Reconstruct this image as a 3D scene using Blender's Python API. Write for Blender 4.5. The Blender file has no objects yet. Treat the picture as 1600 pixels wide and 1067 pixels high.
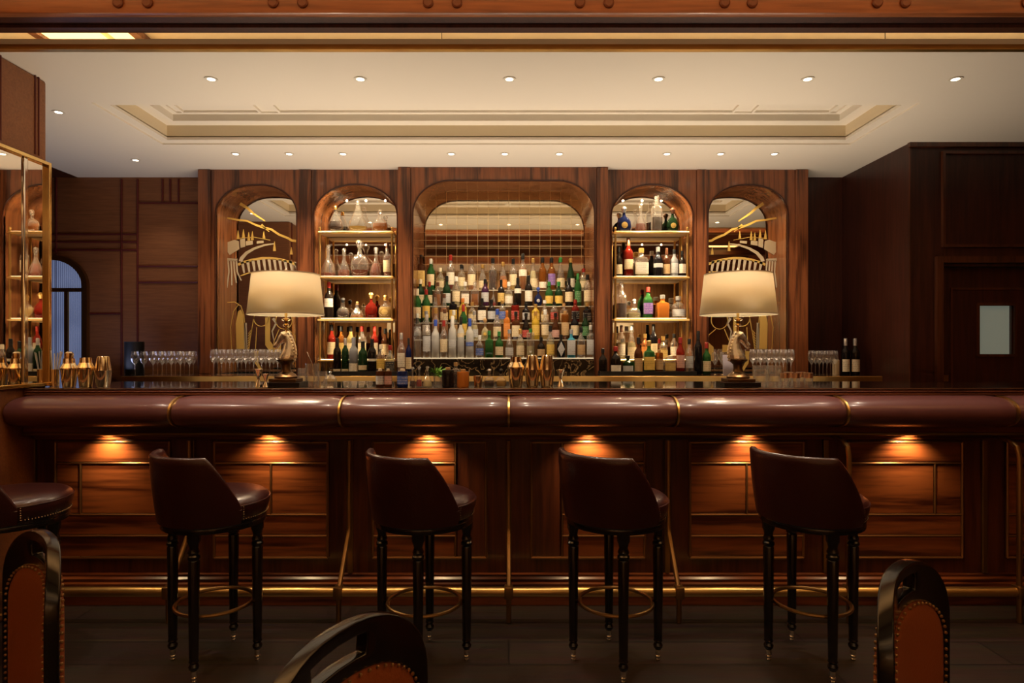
import bpy, bmesh, math, random
from mathutils import Vector, Matrix
R = random.Random(7)
PI = math.pi
S = bpy.context.scene
COL = S.collection
# ------------------------------------------------------------ camera, world, exposure
F = 980.0; CX = 795.0; CY = 543.0; EYE = 1.38
cam = bpy.data.cameras.new('camera'); co = bpy.data.objects.new('camera', cam); COL.objects.link(co)
co.location = (0, 0, EYE); co.rotation_euler = (PI/2, 0, 0)
cam.sensor_width = 36; cam.lens = 36*F/1600; cam.shift_x = 5/1600; cam.shift_y = 9.5/1600; cam.clip_start = .05
S.camera = co
w = bpy.data.worlds.new('world'); S.world = w; w.use_nodes = True
w.node_tree.nodes['Background'].inputs[0].default_value = (1, .72, .45, 1)
w.node_tree.nodes['Background'].inputs[1].default_value = .012
S.view_settings.view_transform = 'Standard'; S.view_settings.look = 'None'
S.view_settings.gamma = 1; S.view_settings.use_curve_mapping = False
S.view_settings.exposure = 0.0
S.cycles.max_bounces = 12; S.cycles.transparent_max_bounces = 16; S.cycles.transmission_bounces = 8
S.cycles.glossy_bounces = 5; S.cycles.diffuse_bounces = 4; S.cycles.caustics_reflective = False; S.cycles.caustics_refractive = False
S.cycles.sample_clamp_indirect = 4

WARM = (1, .66, .34); WHITE = (1, .80, .58)
def light(name, kind, loc, energy, color=WARM, rot=(0, 0, 0), **k):
    l = bpy.data.lights.new(name, kind); l.energy = energy; l.color = color
    for a, b in k.items(): setattr(l, a, b)
    o = bpy.data.objects.new(name, l); o.location = loc; o.rotation_euler = rot; COL.objects.link(o); return o
def aim(o, target):
    o.rotation_euler = (Vector(target)-o.location).to_track_quat('-Z', 'Y').to_euler(); return o
E_ROOM, E_AISLE, E_DOWN, E_BACK, E_BAR, E_LAMP, E_NICHE, E_CENTRE = 5, 44, 26, 30, 11, 15, 7, 55
E_UPFILL, E_LOUNGE = 85, 40
# added soft fill for the front lounge, unseen, well behind the camera
light('room_fill', 'AREA', (0.6, -2.6, 3.1), E_ROOM, (1, .70, .42), (0, 0, 0), shape='RECTANGLE', size=4.5, size_y=1.2)
# unseen uplights added behind the counter to brighten the canopy ceiling
for xx in (-1.7, 0, 1.7):
    light('aisle_upfill', 'AREA', (xx, 4.30, 1.02), E_AISLE/3, (1, .80, .60), (PI, 0, 0), shape='RECTANGLE', size=1.5, size_y=.4, spread=2.6)
# unseen lights added: upward fill on lounge ceiling and beam, spots over the stools
light('lounge_upfill', 'AREA', (0, 1.7, 2.75), E_UPFILL, (1, .56, .25), (PI, 0, 0), shape='RECTANGLE', size=8, size_y=.3)
light('lounge_upfill', 'AREA', (0, -2.2, 2.6), E_UPFILL*.8, (1, .66, .38), (PI, 0, 0), shape='RECTANGLE', size=8, size_y=.5)
for xx in (-2.2, -1.1, 0, 1.1, 2.2): light('stool_fill_spot', 'SPOT', (xx, 2.75, 2.9), E_LOUNGE, (1, .80, .62), spot_size=math.radians(70), spot_blend=.7, shadow_soft_size=.04)
for xx in (-2.5, -.8, .8, 2.5): aim(light('wall_fill_spot', 'SPOT', (xx, -3.2, 2.9), 170, (1, .74, .46), spot_size=math.radians(110), spot_blend=.8, shadow_soft_size=.1), (xx, -5, 1.6))  # added out-of-view spots that brighten the front wall for the mirrors
light('cool_corner_light', 'AREA', (-3.25, 4.75, 1.2), 2.4, (.55, .62, 1), (PI, 0, 0), size=.5)

def P(x, y, d): return Vector(((x-CX)*d/F, d, EYE-(y-CY)*d/F))
def XP(x, d): return (x-CX)*d/F
def ZP(y, d): return EYE-(y-CY)*d/F

# ------------------------------------------------------------ materials
MATS = {}
def mat(name, col, rough=.5, metal=0, trans=0, emit=None, es=1, coat=0, ior=1.45, spec=.5, bump=None):
    if name in MATS: return MATS[name]
    m = bpy.data.materials.new(name); m.use_nodes = True; b = m.node_tree.nodes['Principled BSDF']
    b.inputs['Base Color'].default_value = (*col, 1); b.inputs['Roughness'].default_value = rough
    b.inputs['Metallic'].default_value = metal; b.inputs['Transmission Weight'].default_value = trans
    b.inputs['IOR'].default_value = ior; b.inputs['Coat Weight'].default_value = coat; b.inputs['Coat Roughness'].default_value = .1
    b.inputs['Specular IOR Level'].default_value = spec
    if emit: b.inputs['Emission Color'].default_value = (*emit, 1); b.inputs['Emission Strength'].default_value = es
    nt = m.node_tree
    tc = nt.nodes.new('ShaderNodeTexCoord'); n = nt.nodes.new('ShaderNodeTexNoise'); n.inputs['Scale'].default_value = 9 if not bump else bump[0]
    nt.links.new(tc.outputs['Object'], n.inputs['Vector'])
    if bump:
        bp = nt.nodes.new('ShaderNodeBump'); bp.inputs['Strength'].default_value = bump[1]; bp.inputs['Distance'].default_value = .01
        nt.links.new(n.outputs['Fac'], bp.inputs['Height']); nt.links.new(bp.outputs[0], b.inputs['Normal'])
    elif rough > .08 and trans == 0:
        mr = nt.nodes.new('ShaderNodeMapRange'); mr.inputs['To Min'].default_value = rough*.8; mr.inputs['To Max'].default_value = min(1, rough*1.2)
        nt.links.new(n.outputs['Fac'], mr.inputs['Value']); nt.links.new(mr.outputs[0], b.inputs['Roughness'])
    MATS[name] = m; return m

def wood(name, c1, c2, axis='Z', rough=.32, coat=.25, sc=1.0, ring=.6):
    if name in MATS: return MATS[name]
    m = bpy.data.materials.new(name); m.use_nodes = True; nt = m.node_tree; b = nt.nodes['Principled BSDF']
    N = nt.nodes.new; L = nt.links.new
    tc = N('ShaderNodeTexCoord'); mp = N('ShaderNodeMapping')
    s = {'X': (.55, 9, 9), 'Y': (9, .55, 9), 'Z': (9, 9, .55)}[axis]
    mp.inputs['Scale'].default_value = tuple(v*sc for v in s); L(tc.outputs['Object'], mp.inputs['Vector'])
    n = N('ShaderNodeTexNoise'); n.inputs['Scale'].default_value = 1.1; n.inputs['Detail'].default_value = 3; n.inputs['Distortion'].default_value = .4
    L(mp.outputs[0], n.inputs['Vector'])
    # contour lines of the noise give cathedral figure
    mu = N('ShaderNodeMath'); mu.operation = 'MULTIPLY'; mu.inputs[1].default_value = 16; L(n.outputs['Fac'], mu.inputs[0])
    sn = N('ShaderNodeMath'); sn.operation = 'SINE'; L(mu.outputs[0], sn.inputs[0])
    n2 = N('ShaderNodeTexNoise'); n2.inputs['Scale'].default_value = 7; n2.inputs['Detail'].default_value = 4; L(mp.outputs[0], n2.inputs['Vector'])
    ma = N('ShaderNodeMath'); ma.operation = 'MULTIPLY_ADD'; ma.inputs[1].default_value = .28*ring; ma.inputs[2].default_value = 0
    L(sn.outputs[0], ma.inputs[0])
    ad = N('ShaderNodeMath'); ad.operation = 'ADD'; L(ma.outputs[0], ad.inputs[0]); L(n2.outputs['Fac'], ad.inputs[1])
    r = N('ShaderNodeValToRGB'); r.color_ramp.elements[0].position = .25; r.color_ramp.elements[1].position = .78
    r.color_ramp.elements[0].color = (*c1, 1); r.color_ramp.elements[1].color = (*c2, 1); L(ad.outputs[0], r.inputs[0])
    L(r.outputs[0], b.inputs['Base Color'])
    bp = N('ShaderNodeBump'); bp.inputs['Strength'].default_value = .08; bp.inputs['Distance'].default_value = .004; L(n2.outputs['Fac'], bp.inputs['Height']); L(bp.outputs[0], b.inputs['Normal'])
    b.inputs['Roughness'].default_value = rough; b.inputs['Coat Weight'].default_value = coat; b.inputs['Coat Roughness'].default_value = .12
    MATS[name] = m; return m

def clear_glass(name='clear_glass', tint=(1, 1, 1), haze=.045):
    if name in MATS: return MATS[name]
    m = bpy.data.materials.new(name); m.use_nodes = True; nt = m.node_tree; nt.nodes.clear()
    N = nt.nodes.new; L = nt.links.new
    out = N('ShaderNodeOutputMaterial'); mx = N('ShaderNodeMixShader'); t = N('ShaderNodeBsdfTransparent'); g = N('ShaderNodeBsdfGlossy')
    t.inputs[0].default_value = (*tint, 1); g.inputs[0].default_value = (1, 1, 1, 1); g.inputs['Roughness'].default_value = .04
    lw = N('ShaderNodeLayerWeight'); lw.inputs['Blend'].default_value = .45
    mr = N('ShaderNodeMapRange'); mr.inputs['To Min'].default_value = .06; mr.inputs['To Max'].default_value = .75
    L(lw.outputs['Facing'], mr.inputs['Value']); L(mr.outputs[0], mx.inputs[0]); L(t.outputs[0], mx.inputs[1]); L(g.outputs[0], mx.inputs[2])
    df = N('ShaderNodeBsdfDiffuse'); df.inputs[0].default_value = (.9, .85, .75, 1); m2 = N('ShaderNodeMixShader'); m2.inputs[0].default_value = haze
    L(mx.outputs[0], m2.inputs[1]); L(df.outputs[0], m2.inputs[2]); L(m2.outputs[0], out.inputs[0])
    MATS[name] = m; return m

def label_mat(name, col, ink=(.08, .05, .03)):
    if name in MATS: return MATS[name]
    m = bpy.data.materials.new(name); m.use_nodes = True; nt = m.node_tree; b = nt.nodes['Principled BSDF']; N = nt.nodes.new; L = nt.links.new
    tc = N('ShaderNodeTexCoord'); mp = N('ShaderNodeMapping'); mp.inputs['Scale'].default_value = (260, 0, 110); L(tc.outputs['Object'], mp.inputs['Vector'])
    n = N('ShaderNodeTexNoise'); n.inputs['Scale'].default_value = 1; n.inputs['Detail'].default_value = 0; L(mp.outputs[0], n.inputs['Vector'])
    mp2 = N('ShaderNodeMapping'); mp2.inputs['Scale'].default_value = (0, 0, 1); L(tc.outputs['Object'], mp2.inputs['Vector'])
    wv = N('ShaderNodeTexWave'); wv.bands_direction = 'Z'; wv.inputs['Scale'].default_value = 22; L(mp2.outputs[0], wv.inputs['Vector'])
    mu = N('ShaderNodeMath'); mu.operation = 'MULTIPLY'; L(n.outputs['Fac'], mu.inputs[0]); L(wv.outputs['Fac'], mu.inputs[1])
    r = N('ShaderNodeValToRGB'); r.color_ramp.interpolation = 'CONSTANT'; r.color_ramp.elements[0].color = (*col, 1); r.color_ramp.elements[1].position = .5
    r.color_ramp.elements[1].color = (*[c*.45+i*.55 for c, i in zip(col, ink)], 1); L(mu.outputs[0], r.inputs[0]); L(r.outputs[0], b.inputs['Base Color'])
    b.inputs['Roughness'].default_value = .55; MATS[name] = m; return m

W_DARK, W_MID, W_LT = (.020, .006, .003), (.085, .024, .010), (.19, .062, .024)
walnut_v = wood('walnut_vertical', (.045, .012, .005), (.23, .072, .024), 'Z', ring=.9)
walnut_h = wood('walnut_horizontal', (.065, .019, .008), (.20, .066, .027), 'X')
bar_h = wood('bar_walnut_horizontal', (.045, .009, .003), (.21, .058, .016), 'X', rough=.28, ring=1.0)
bar_v = wood('bar_walnut_vertical', (.035, .008, .004), (.10, .026, .010), 'Z', rough=.3)
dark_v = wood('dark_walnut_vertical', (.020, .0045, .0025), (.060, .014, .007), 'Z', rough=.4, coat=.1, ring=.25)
beam_w = wood('beam_walnut', (.16, .045, .012), (.34, .11, .035), 'X', rough=.35)
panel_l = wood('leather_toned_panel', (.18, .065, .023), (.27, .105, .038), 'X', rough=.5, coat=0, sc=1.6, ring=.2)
jamb_w = wood('niche_walnut', (.12, .040, .014), (.32, .12, .045), 'Z', rough=.22, coat=.5)
floor_w = None
brass = mat('brass', (.66, .42, .14), .33, 1)
brass_dk = mat('aged_brass', (.30, .17, .06), .38, 1)
brass_br = mat('polished_brass', (.85, .60, .24), .16, 1)
gold = mat('gold_plated', (1, .82, .52), .10, 1)
chrome = mat('polished_steel', (.85, .80, .72), .07, 1)
silverg = mat('silver_gilt', (1, .93, .76), .26, .92)
leather = mat('oxblood_leather', (.036, .009, .008), .30, 0, coat=.15, bump=(160, .12))
leather_bar = mat('padded_oxblood_leather', (.118, .043, .043), .30, 0, coat=.25, bump=(5, .25))
tan = mat('tan_leather', (.34, .095, .027), .45, 0, bump=(200, .1))
ebony = mat('black_lacquered_wood', (.006, .005, .005), .22, 0, coat=.4)
blackm = mat('black_metal', (.01, .01, .01), .4)
cream = mat('cream_plaster', (.79, .73, .63), .9)
cream2 = mat('cream_gold_plaster', (.72, .61, .42), .85)
shade_m = None
mirror = mat('mirror', (.86, .80, .70), .015, 1)
counter_m = mat('dark_polished_stone', (.012, .008, .006), .06, 0, coat=.6)
redline = mat('dark_red_piping', (.10, .010, .008), .5)
glass = clear_glass(); thin_glass = clear_glass('thin_clear_glass', haze=.012)
navy = mat('navy_cloth', (.01, .015, .04), .7)

def floor_mat():
    m = bpy.data.materials.new('dark_floorboards'); m.use_nodes = True; nt = m.node_tree; b = nt.nodes['Principled BSDF']; N = nt.nodes.new; L = nt.links.new
    tc = N('ShaderNodeTexCoord'); br = N('ShaderNodeTexBrick'); br.offset = .37; br.inputs['Scale'].default_value = 1; br.inputs['Brick Width'].default_value = 2.2
    br.inputs['Row Height'].default_value = .21; br.inputs['Mortar Size'].default_value = .004
    br.inputs['Color1'].default_value = (.034, .022, .016, 1); br.inputs['Color2'].default_value = (.056, .036, .026, 1); br.inputs['Mortar'].default_value = (.004, .003, .002, 1)
    L(tc.outputs['Object'], br.inputs['Vector'])
    mp = N('ShaderNodeMapping'); mp.inputs['Scale'].default_value = (1.2, 22, 1); L(tc.outputs['Object'], mp.inputs['Vector'])
    n = N('ShaderNodeTexNoise'); n.inputs['Scale'].default_value = 2; n.inputs['Detail'].default_value = 6; L(mp.outputs[0], n.inputs['Vector'])
    mx = N('ShaderNodeMix'); mx.data_type = 'RGBA'; mx.blend_type = 'MULTIPLY'; mx.inputs[0].default_value = .9; L(br.outputs[0], mx.inputs[6]); L(n.outputs['Color'], mx.inputs[7])
    L(mx.outputs[2], b.inputs['Base Color']); b.inputs['Roughness'].default_value = .42
    bp = N('ShaderNodeBump'); bp.inputs['Strength'].default_value = .3; bp.inputs['Distance'].default_value = .003; L(n.outputs['Fac'], bp.inputs['Height']); L(bp.outputs[0], b.inputs['Normal'])
    return m
floor_w = floor_mat()
def marble_mat():
    m = bpy.data.materials.new('black_gold_marble'); m.use_nodes = True; nt = m.node_tree; b = nt.nodes['Principled BSDF']; N = nt.nodes.new; L = nt.links.new
    tc = N('ShaderNodeTexCoord'); n = N('ShaderNodeTexNoise'); n.inputs['Scale'].default_value = 7; n.inputs['Detail'].default_value = 6; n.inputs['Distortion'].default_value = 1.6; L(tc.outputs['Object'], n.inputs['Vector'])
    r = N('ShaderNodeValToRGB'); e = r.color_ramp.elements; e[0].position = .485; e[0].color = (.006, .005, .004, 1); e[1].position = .50; e[1].color = (.45, .30, .14, 1)
    x = r.color_ramp.elements.new(.515); x.color = (.006, .005, .004, 1); L(n.outputs['Fac'], r.inputs[0]); L(r.outputs[0], b.inputs['Base Color']); b.inputs['Roughness'].default_value = .12
    return m
marble = marble_mat()
def tile_mirror():
    m = bpy.data.materials.new('antique_tiled_mirror'); m.use_nodes = True; nt = m.node_tree; b = nt.nodes['Principled BSDF']; N = nt.nodes.new; L = nt.links.new
    tc = N('ShaderNodeTexCoord'); mp = N('ShaderNodeMapping'); mp.inputs['Rotation'].default_value = (PI/2, 0, 0); L(tc.outputs['Object'], mp.inputs['Vector'])
    br = N('ShaderNodeTexBrick'); br.offset = 0; br.inputs['Scale'].default_value = 1; br.inputs['Brick Width'].default_value = .09; br.inputs['Row Height'].default_value = .07; br.inputs['Mortar Size'].default_value = .0012
    br.inputs['Color1'].default_value = (.80, .70, .52, 1); br.inputs['Color2'].default_value = (.74, .63, .46, 1); br.inputs['Mortar'].default_value = (.85, .66, .36, 1)
    L(mp.outputs[0], br.inputs['Vector']); L(br.outputs['Color'], b.inputs['Base Color']); b.inputs['Metallic'].default_value = 1
    mr = N('ShaderNodeMapRange'); mr.inputs['To Min'].default_value = .03; mr.inputs['To Max'].default_value = .34; L(br.outputs['Fac'], mr.inputs['Value']); L(mr.outputs[0], b.inputs['Roughness'])
    n = N('ShaderNodeTexNoise'); n.inputs['Scale'].default_value = 6; L(tc.outputs['Object'], n.inputs['Vector'])
    bp = N('ShaderNodeBump'); bp.inputs['Strength'].default_value = .02; L(n.outputs['Fac'], bp.inputs['Height']); L(bp.outputs[0], b.inputs['Normal'])
    return m
tmirror = tile_mirror()
def shade_mat():
    m = bpy.data.materials.new('linen_shade'); m.use_nodes = True; nt = m.node_tree; nt.nodes.clear(); N = nt.nodes.new; L = nt.links.new
    out = N('ShaderNodeOutputMaterial'); mx = N('ShaderNodeMixShader'); d = N('ShaderNodeBsdfDiffuse'); t = N('ShaderNodeBsdfTranslucent')
    d.inputs[0].default_value = (.86, .76, .56, 1); t.inputs[0].default_value = (.84, .76, .58, 1); mx.inputs[0].default_value = .35
    tc = N('ShaderNodeTexCoord'); n = N('ShaderNodeTexNoise'); n.inputs['Scale'].default_value = 250; L(tc.outputs['Object'], n.inputs[0])
    bp = N('ShaderNodeBump'); bp.inputs['Strength'].default_value = .1; bp.inputs['Distance'].default_value = .001; L(n.outputs['Fac'], bp.inputs['Height']); L(bp.outputs[0], d.inputs['Normal'])
    L(d.outputs[0], mx.inputs[1]); L(t.outputs[0], mx.inputs[2]); L(mx.outputs[0], out.inputs[0]); return m
shade_m = shade_mat()

# ------------------------------------------------------------ object helpers
def new(name, me, m=None, parent=None, loc=None):
    o = bpy.data.objects.new(name, me); COL.objects.link(o)
    if m is not None: me.materials.append(m)
    if parent is not None: o.parent = parent
    if loc is not None: o.location = loc
    return o
def thing(name, label, cat, loc=(0, 0, 0), rz=0, group=None):
    o = bpy.data.objects.new(name, None); COL.objects.link(o); o.location = loc; o.rotation_euler = (0, 0, rz); o.empty_display_size = .05
    return tag(o, label, cat, group)
def tag(o, label, cat, group=None):
    o['label'] = label; o['category'] = cat
    if group: o['group'] = group
    return o
def struct(o): o['kind'] = 'structure'; return o
def copy_tree(o, parent=None, label=None, group=None):
    c = o.copy(); COL.objects.link(c)
    if parent is not None: c.parent = parent
    for ch in list(o.children): copy_tree(ch, c)
    if label: c['label'] = label
    if group: c['group'] = group
    return c

class MB:
    def __init__(s): s.bm = bmesh.new()
    def box(s, x0, x1, y0, y1, z0, z1, bev=0):
        v = [s.bm.verts.new((x, y, z)) for z in (z0, z1) for y in (y0, y1) for x in (x0, x1)]
        fs = [(0, 2, 3, 1), (4, 5, 7, 6), (0, 1, 5, 4), (2, 6, 7, 3), (0, 4, 6, 2), (1, 3, 7, 5)]
        f = [s.bm.faces.new([v[i] for i in q]) for q in fs]
        if bev:
            es = list({e for q in f for e in q.edges}); bmesh.ops.bevel(s.bm, geom=es, offset=bev, segments=2, affect='EDGES', profile=.5)
        return s
    def rings(s, rings, close=True, cap0=True, cap1=True, loop=False):
        vs = [[s.bm.verts.new(p) for p in r] for r in rings]
        n = len(vs[0]); pairs = list(zip(vs[:-1], vs[1:]))
        if loop: pairs.append((vs[-1], vs[0])); cap0 = cap1 = False
        for a, b in pairs:
            for i in range(n if close else n-1):
                j = (i+1) % n
                try: s.bm.faces.new((a[i], a[j], b[j], b[i]))
                except ValueError: pass
        if close and cap0: s.bm.faces.new(vs[0][::-1])
        if close and cap1: s.bm.faces.new(vs[-1])
        return s
    def lathe(s, prof, c=(0, 0, 0), seg=20, n=2, ys=1, a0=0, a1=None, cap0=True, cap1=True, rot=0):
        full = a1 is None; k = seg if full else seg+1; rs = []
        for q in prof:
            r, z = q[0], q[1]; e = q[2] if len(q) > 2 else n; ring = []
            for i in range(k):
                t = (2*PI*i/seg) if full else a0+(a1-a0)*i/seg
                ct, st = math.cos(t+rot), math.sin(t+rot)
                f = 1 if e == 2 else (abs(ct)**e+abs(st)**e)**(-1/e)
                ring.append((c[0]+r*f*ct, c[1]+r*f*st*ys, c[2]+z))
            rs.append(ring)
        return s.rings(rs, close=full, cap0=cap0, cap1=cap1)
    def tube(s, pts, r, seg=10, loop=False, sx=1):
        pts = [Vector(p) for p in pts]; rs = []; n = len(pts); up = None
        for i, p in enumerate(pts):
            a = pts[(i-1) % n] if (i > 0 or loop) else p; b = pts[(i+1) % n] if (i < n-1 or loop) else p
            t = (b-a).normalized()
            if up is None: up = Vector((0, 0, 1)) if abs(t.z) < .9 else Vector((1, 0, 0))
            u = t.cross(up).normalized(); v = u.cross(t).normalized(); up = v
            rr = r[i] if isinstance(r, (list, tuple)) else r
            rs.append([p+u*rr*sx*math.cos(2*PI*k/seg)+v*rr*math.sin(2*PI*k/seg) for k in range(seg)])
        return s.rings(rs, loop=loop)
    def prism_y(s, pts, y0, y1, flip=False):   # polygon in XZ extruded along Y
        a = [s.bm.verts.new((x, y0, z)) for x, z in pts]; b = [s.bm.verts.new((x, y1, z)) for x, z in pts]; n = len(pts)
        s.bm.faces.new(a); s.bm.faces.new(b[::-1])
        for i in range(n): s.bm.faces.new((a[i], b[i], b[(i+1) % n], a[(i+1) % n]))
        return s
    def prof_x(s, pts, x0, x1):                # closed profile in YZ extruded along X
        a = [s.bm.verts.new((x0, y, z)) for y, z in pts]; b = [s.bm.verts.new((x1, y, z)) for y, z in pts]; n = len(pts)
        s.bm.faces.new(a); s.bm.faces.new(b[::-1])
        for i in range(n): s.bm.faces.new((a[i], b[i], b[(i+1) % n], a[(i+1) % n]))
        return s
    def sphere(s, c, r, seg=8):
        bmesh.ops.create_uvsphere(s.bm, u_segments=seg, v_segments=max(4, seg//2), radius=r, matrix=Matrix.Translation(c)); return s
    def build(s, name, m, parent=None, off=None, smooth=True, ang=.6, loc=None):
        if off is not None: bmesh.ops.translate(s.bm, verts=s.bm.verts, vec=-Vector(off))
        bmesh.ops.recalc_face_normals(s.bm, faces=s.bm.faces)
        if smooth:
            for f in s.bm.faces: f.smooth = True
            for e in s.bm.edges:
                if len(e.link_faces) == 2 and e.calc_face_angle(0) > ang: e.smooth = False
        me = bpy.data.meshes.new(name); s.bm.to_mesh(me); s.bm.free()
        return new(name, me, m, parent, loc)

# ------------------------------------------------------------ setting: floor, ceilings, walls
CZ = 2.845; FY = 3.10      # canopy ceiling height, its front edge
struct(MB().box(-6, 6, -5, 6, -.05, 0).build('floor', floor_w, smooth=False))
# canopy ceiling round the coffer opening
hx0, hx1, hy0, hy1 = -2.50, 2.465, 3.75, 4.53
m = MB()
m.box(-3.71, hx0, FY, 5.5, CZ, CZ+.06); m.box(hx1, 6, FY, 5.5, CZ, CZ+.06)
m.box(hx0, hx1, FY, hy0, CZ, CZ+.06); m.box(hx0, hx1, hy1, 5.5, CZ, CZ+.06)
struct(m.build('ceiling', cream, smooth=False))
struct(MB().box(-6, -3.71, FY, 5.5, CZ, CZ+.06).build('ceiling_side', dark_v, smooth=False))
def frame_ring(m, x0, x1, y0, y1, wd, z0, z1):
    m.box(x0, x1, y0, y0+wd, z0, z1); m.box(x0, x1, y1-wd, y1, z0, z1); m.box(x0, x0+wd, y0+wd, y1-wd, z0, z1); m.box(x1-wd, x1, y0+wd, y1-wd, z0, z1)
m = MB(); frame_ring(m, hx0-.004, hx1+.004, hy0-.004, hy1+.004, .075, CZ+.012, CZ+.03)
frame_ring(m, hx0, hx1, hy0, hy1, .03, CZ+.02, CZ+.1)
struct(m.build('ceiling_coffer_lip', cream, smooth=False))
m = MB(); frame_ring(m, hx0-.01, hx1+.01, hy0-.01, hy1+.01, .08, CZ+.04, CZ+.115)
struct(m.build('ceiling_coffer_side', cream2, smooth=False))
m = MB(); m.box(hx0-.05, hx1+.05, hy0-.05, hy1+.05, CZ+.16, CZ+.2)
frame_ring(m, hx0, hx1, hy0, hy1, .16, CZ+.115, CZ+.16); frame_ring(m, hx0+.2, hx1-.2, hy0+.2, hy1-.2, .012, CZ+.15, CZ+.165)
for a, b in ((hx0+.26, hx0+.80), (hx0+.92, hx1-.92), (hx1-.80, hx1-.26)): frame_ring(m, a, b, hy0+.23, hy1-.22, .014, CZ+.145, CZ+.165)
struct(m.build('ceiling_coffer', cream, smooth=False))
struct(MB().box(-3.71, 6, 3.6, 5.5, CZ+.2, CZ+.24).build('ceiling_upper', cream, smooth=False))
# back wall, with panel piping on the left
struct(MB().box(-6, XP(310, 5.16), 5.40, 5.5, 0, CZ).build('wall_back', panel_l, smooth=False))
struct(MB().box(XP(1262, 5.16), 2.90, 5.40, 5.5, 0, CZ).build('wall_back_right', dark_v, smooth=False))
m = MB()
d = 5.395
def vline(x, y0, y1): m.tube([P(x, y0, d), P(x, y1, d)], .008, 8)
def hline(y, x0, x1): m.tube([P(x0, y, d), P(x1, y, d)], .008, 8)
vline(88, 272, 590); vline(190, 280, 600); vline(215, 280, 590)
for y in (366, 378, 390.5): hline(y, 60, 214)
for x in (254, 266, 279): vline(x, 280, 316)
hline(317, 216, 309); hline(416, 216, 309); hline(441, 216, 309); hline(490, 136, 190)
struct(m.build('trim_1', redline))
# right side wall, wall with the door
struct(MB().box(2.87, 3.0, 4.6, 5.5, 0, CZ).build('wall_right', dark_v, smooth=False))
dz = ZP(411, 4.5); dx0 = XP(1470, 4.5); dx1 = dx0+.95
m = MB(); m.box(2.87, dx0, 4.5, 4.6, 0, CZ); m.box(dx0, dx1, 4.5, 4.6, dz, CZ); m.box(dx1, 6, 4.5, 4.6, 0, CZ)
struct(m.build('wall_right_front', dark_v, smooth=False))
m = MB()
def fr(m, x0, x1, z0, z1, w_, y0, y1):
    m.box(x0, x1, y0, y1, z1-w_, z1); m.box(x0, x1, y0, y1, z0, z0+w_); m.box(x0, x0+w_, y0, y1, z0+w_, z1-w_); m.box(x1-w_, x1, y0, y1, z0+w_, z1-w_)
fr(m, XP(1472, 4.49), 4.6, ZP(386, 4.49), CZ-.06, .018, 4.478, 4.5)
m.box(2.86, 6, 4.47, 4.5, CZ-.03, CZ)
m.box(XP(1423, 4.49)-.006, XP(1423, 4.49)+.004, 4.492, 4.5, 0, CZ)
struct(m.build('trim_2', wood('trim_walnut', (.04, .012, .006), (.10, .030, .012), 'Z', coat=.3), smooth=False))
m = MB(); m.box(dx0-.045, dx0, 4.47, 4.6, 0, dz+.045); m.box(dx1, dx1+.045, 4.47, 4.6, 0, dz+.045); m.box(dx0, dx1, 4.47, 4.6, dz, dz+.045)
m.box(dx0, dx0+.02, 4.52, 4.6, 0, dz); m.box(dx0+.02, dx1, 4.52, 4.6, dz-.02, dz)
struct(m.build('trim_3', MATS['trim_walnut'], smooth=False))
wx0, wx1, wz0, wz1 = XP(1526, 4.6), XP(1577, 4.6), ZP(553, 4.6), ZP(478, 4.6)
door = thing('door_1', 'x', 'door', (dx0, 4.6, 0)); del door['label']; del door['category']; struct(door)
m = MB(); x0, x1 = dx0+.021, dx1-.001
m.box(x0, wx0, 4.58, 4.63, .005, dz-.021); m.box(wx1, x1, 4.58, 4.63, .005, dz-.021); m.box(wx0, wx1, 4.58, 4.63, .005, wz0); m.box(wx0, wx1, 4.58, 4.63, wz1, dz-.021)
m.build('door_leaf', dark_v, door, off=door.location, smooth=False)
m = MB(); fr(m, wx0-.022, wx1+.03, wz0-.02, wz1+.02, .02, 4.565, 4.60); fr(m, x0+.1, x1-.08, .2, dz-.17, .015, 4.57, 4.59)
m.build('door_moulding', MATS['trim_walnut'], door, off=door.location, smooth=False)
m = MB(); m.box(wx0, wx1, 4.60, 4.61, wz0, wz1)
m.build('door_window', mat('frosted_lit_glass', (.25, .28, .24), .4, emit=(.62, .70, .55), es=.16), door, off=door.location, smooth=False)
m = MB(); m.box(x0+.005, x0+.085, 4.572, 4.58, ZP(600, 4.58), ZP(586, 4.58)); m.build('door_plate', brass_dk, door, off=door.location, smooth=False)
# arched window in the back wall, lit from behind
win = bpy.data.objects.new('window_1', None); COL.objects.link(win); win.location = (XP(78, 5.38), 5.38, 1.0); struct(win)
def arch_pts(x0, x1, z0, z1, rx, rz, n=10):
    p = [(x0, z0)]
    for i in range(n+1):
        t = PI-PI/2*i/n; p.append((x0+rx+rx*math.cos(t), z1-rz+rz*math.sin(t)))
    for i in range(n+1):
        t = PI/2-PI/2*i/n; p.append((x1-rx+rx*math.cos(t), z1-rz+rz*math.sin(t)))
    p.append((x1, z0)); return p
def strip(m, pa, ya, pb, yb):  # surface between two open polylines
    a = [m.bm.verts.new((x, ya, z)) for x, z in pa]; b = [m.bm.verts.new((x, yb, z)) for x, z in pb]
    for i in range(len(a)-1): m.bm.faces.new((a[i], a[i+1], b[i+1], b[i]))
wxa, wxb, wza, wzb = XP(22, 5.38), XP(138, 5.38), 1.0, ZP(398, 5.38)
hw = (wxb-wxa)/2-.001
pa = arch_pts(wxa, wxb, wza, wzb, hw, hw*.85); pb = arch_pts(wxa+.045, wxb-.045, wza, wzb-.045, hw-.045, hw*.85-.045)
m = MB(); strip(m, pa, 5.36, pb, 5.36); strip(m, pa, 5.36, pa, 5.399); strip(m, pb, 5.36, pb, 5.39)
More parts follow.
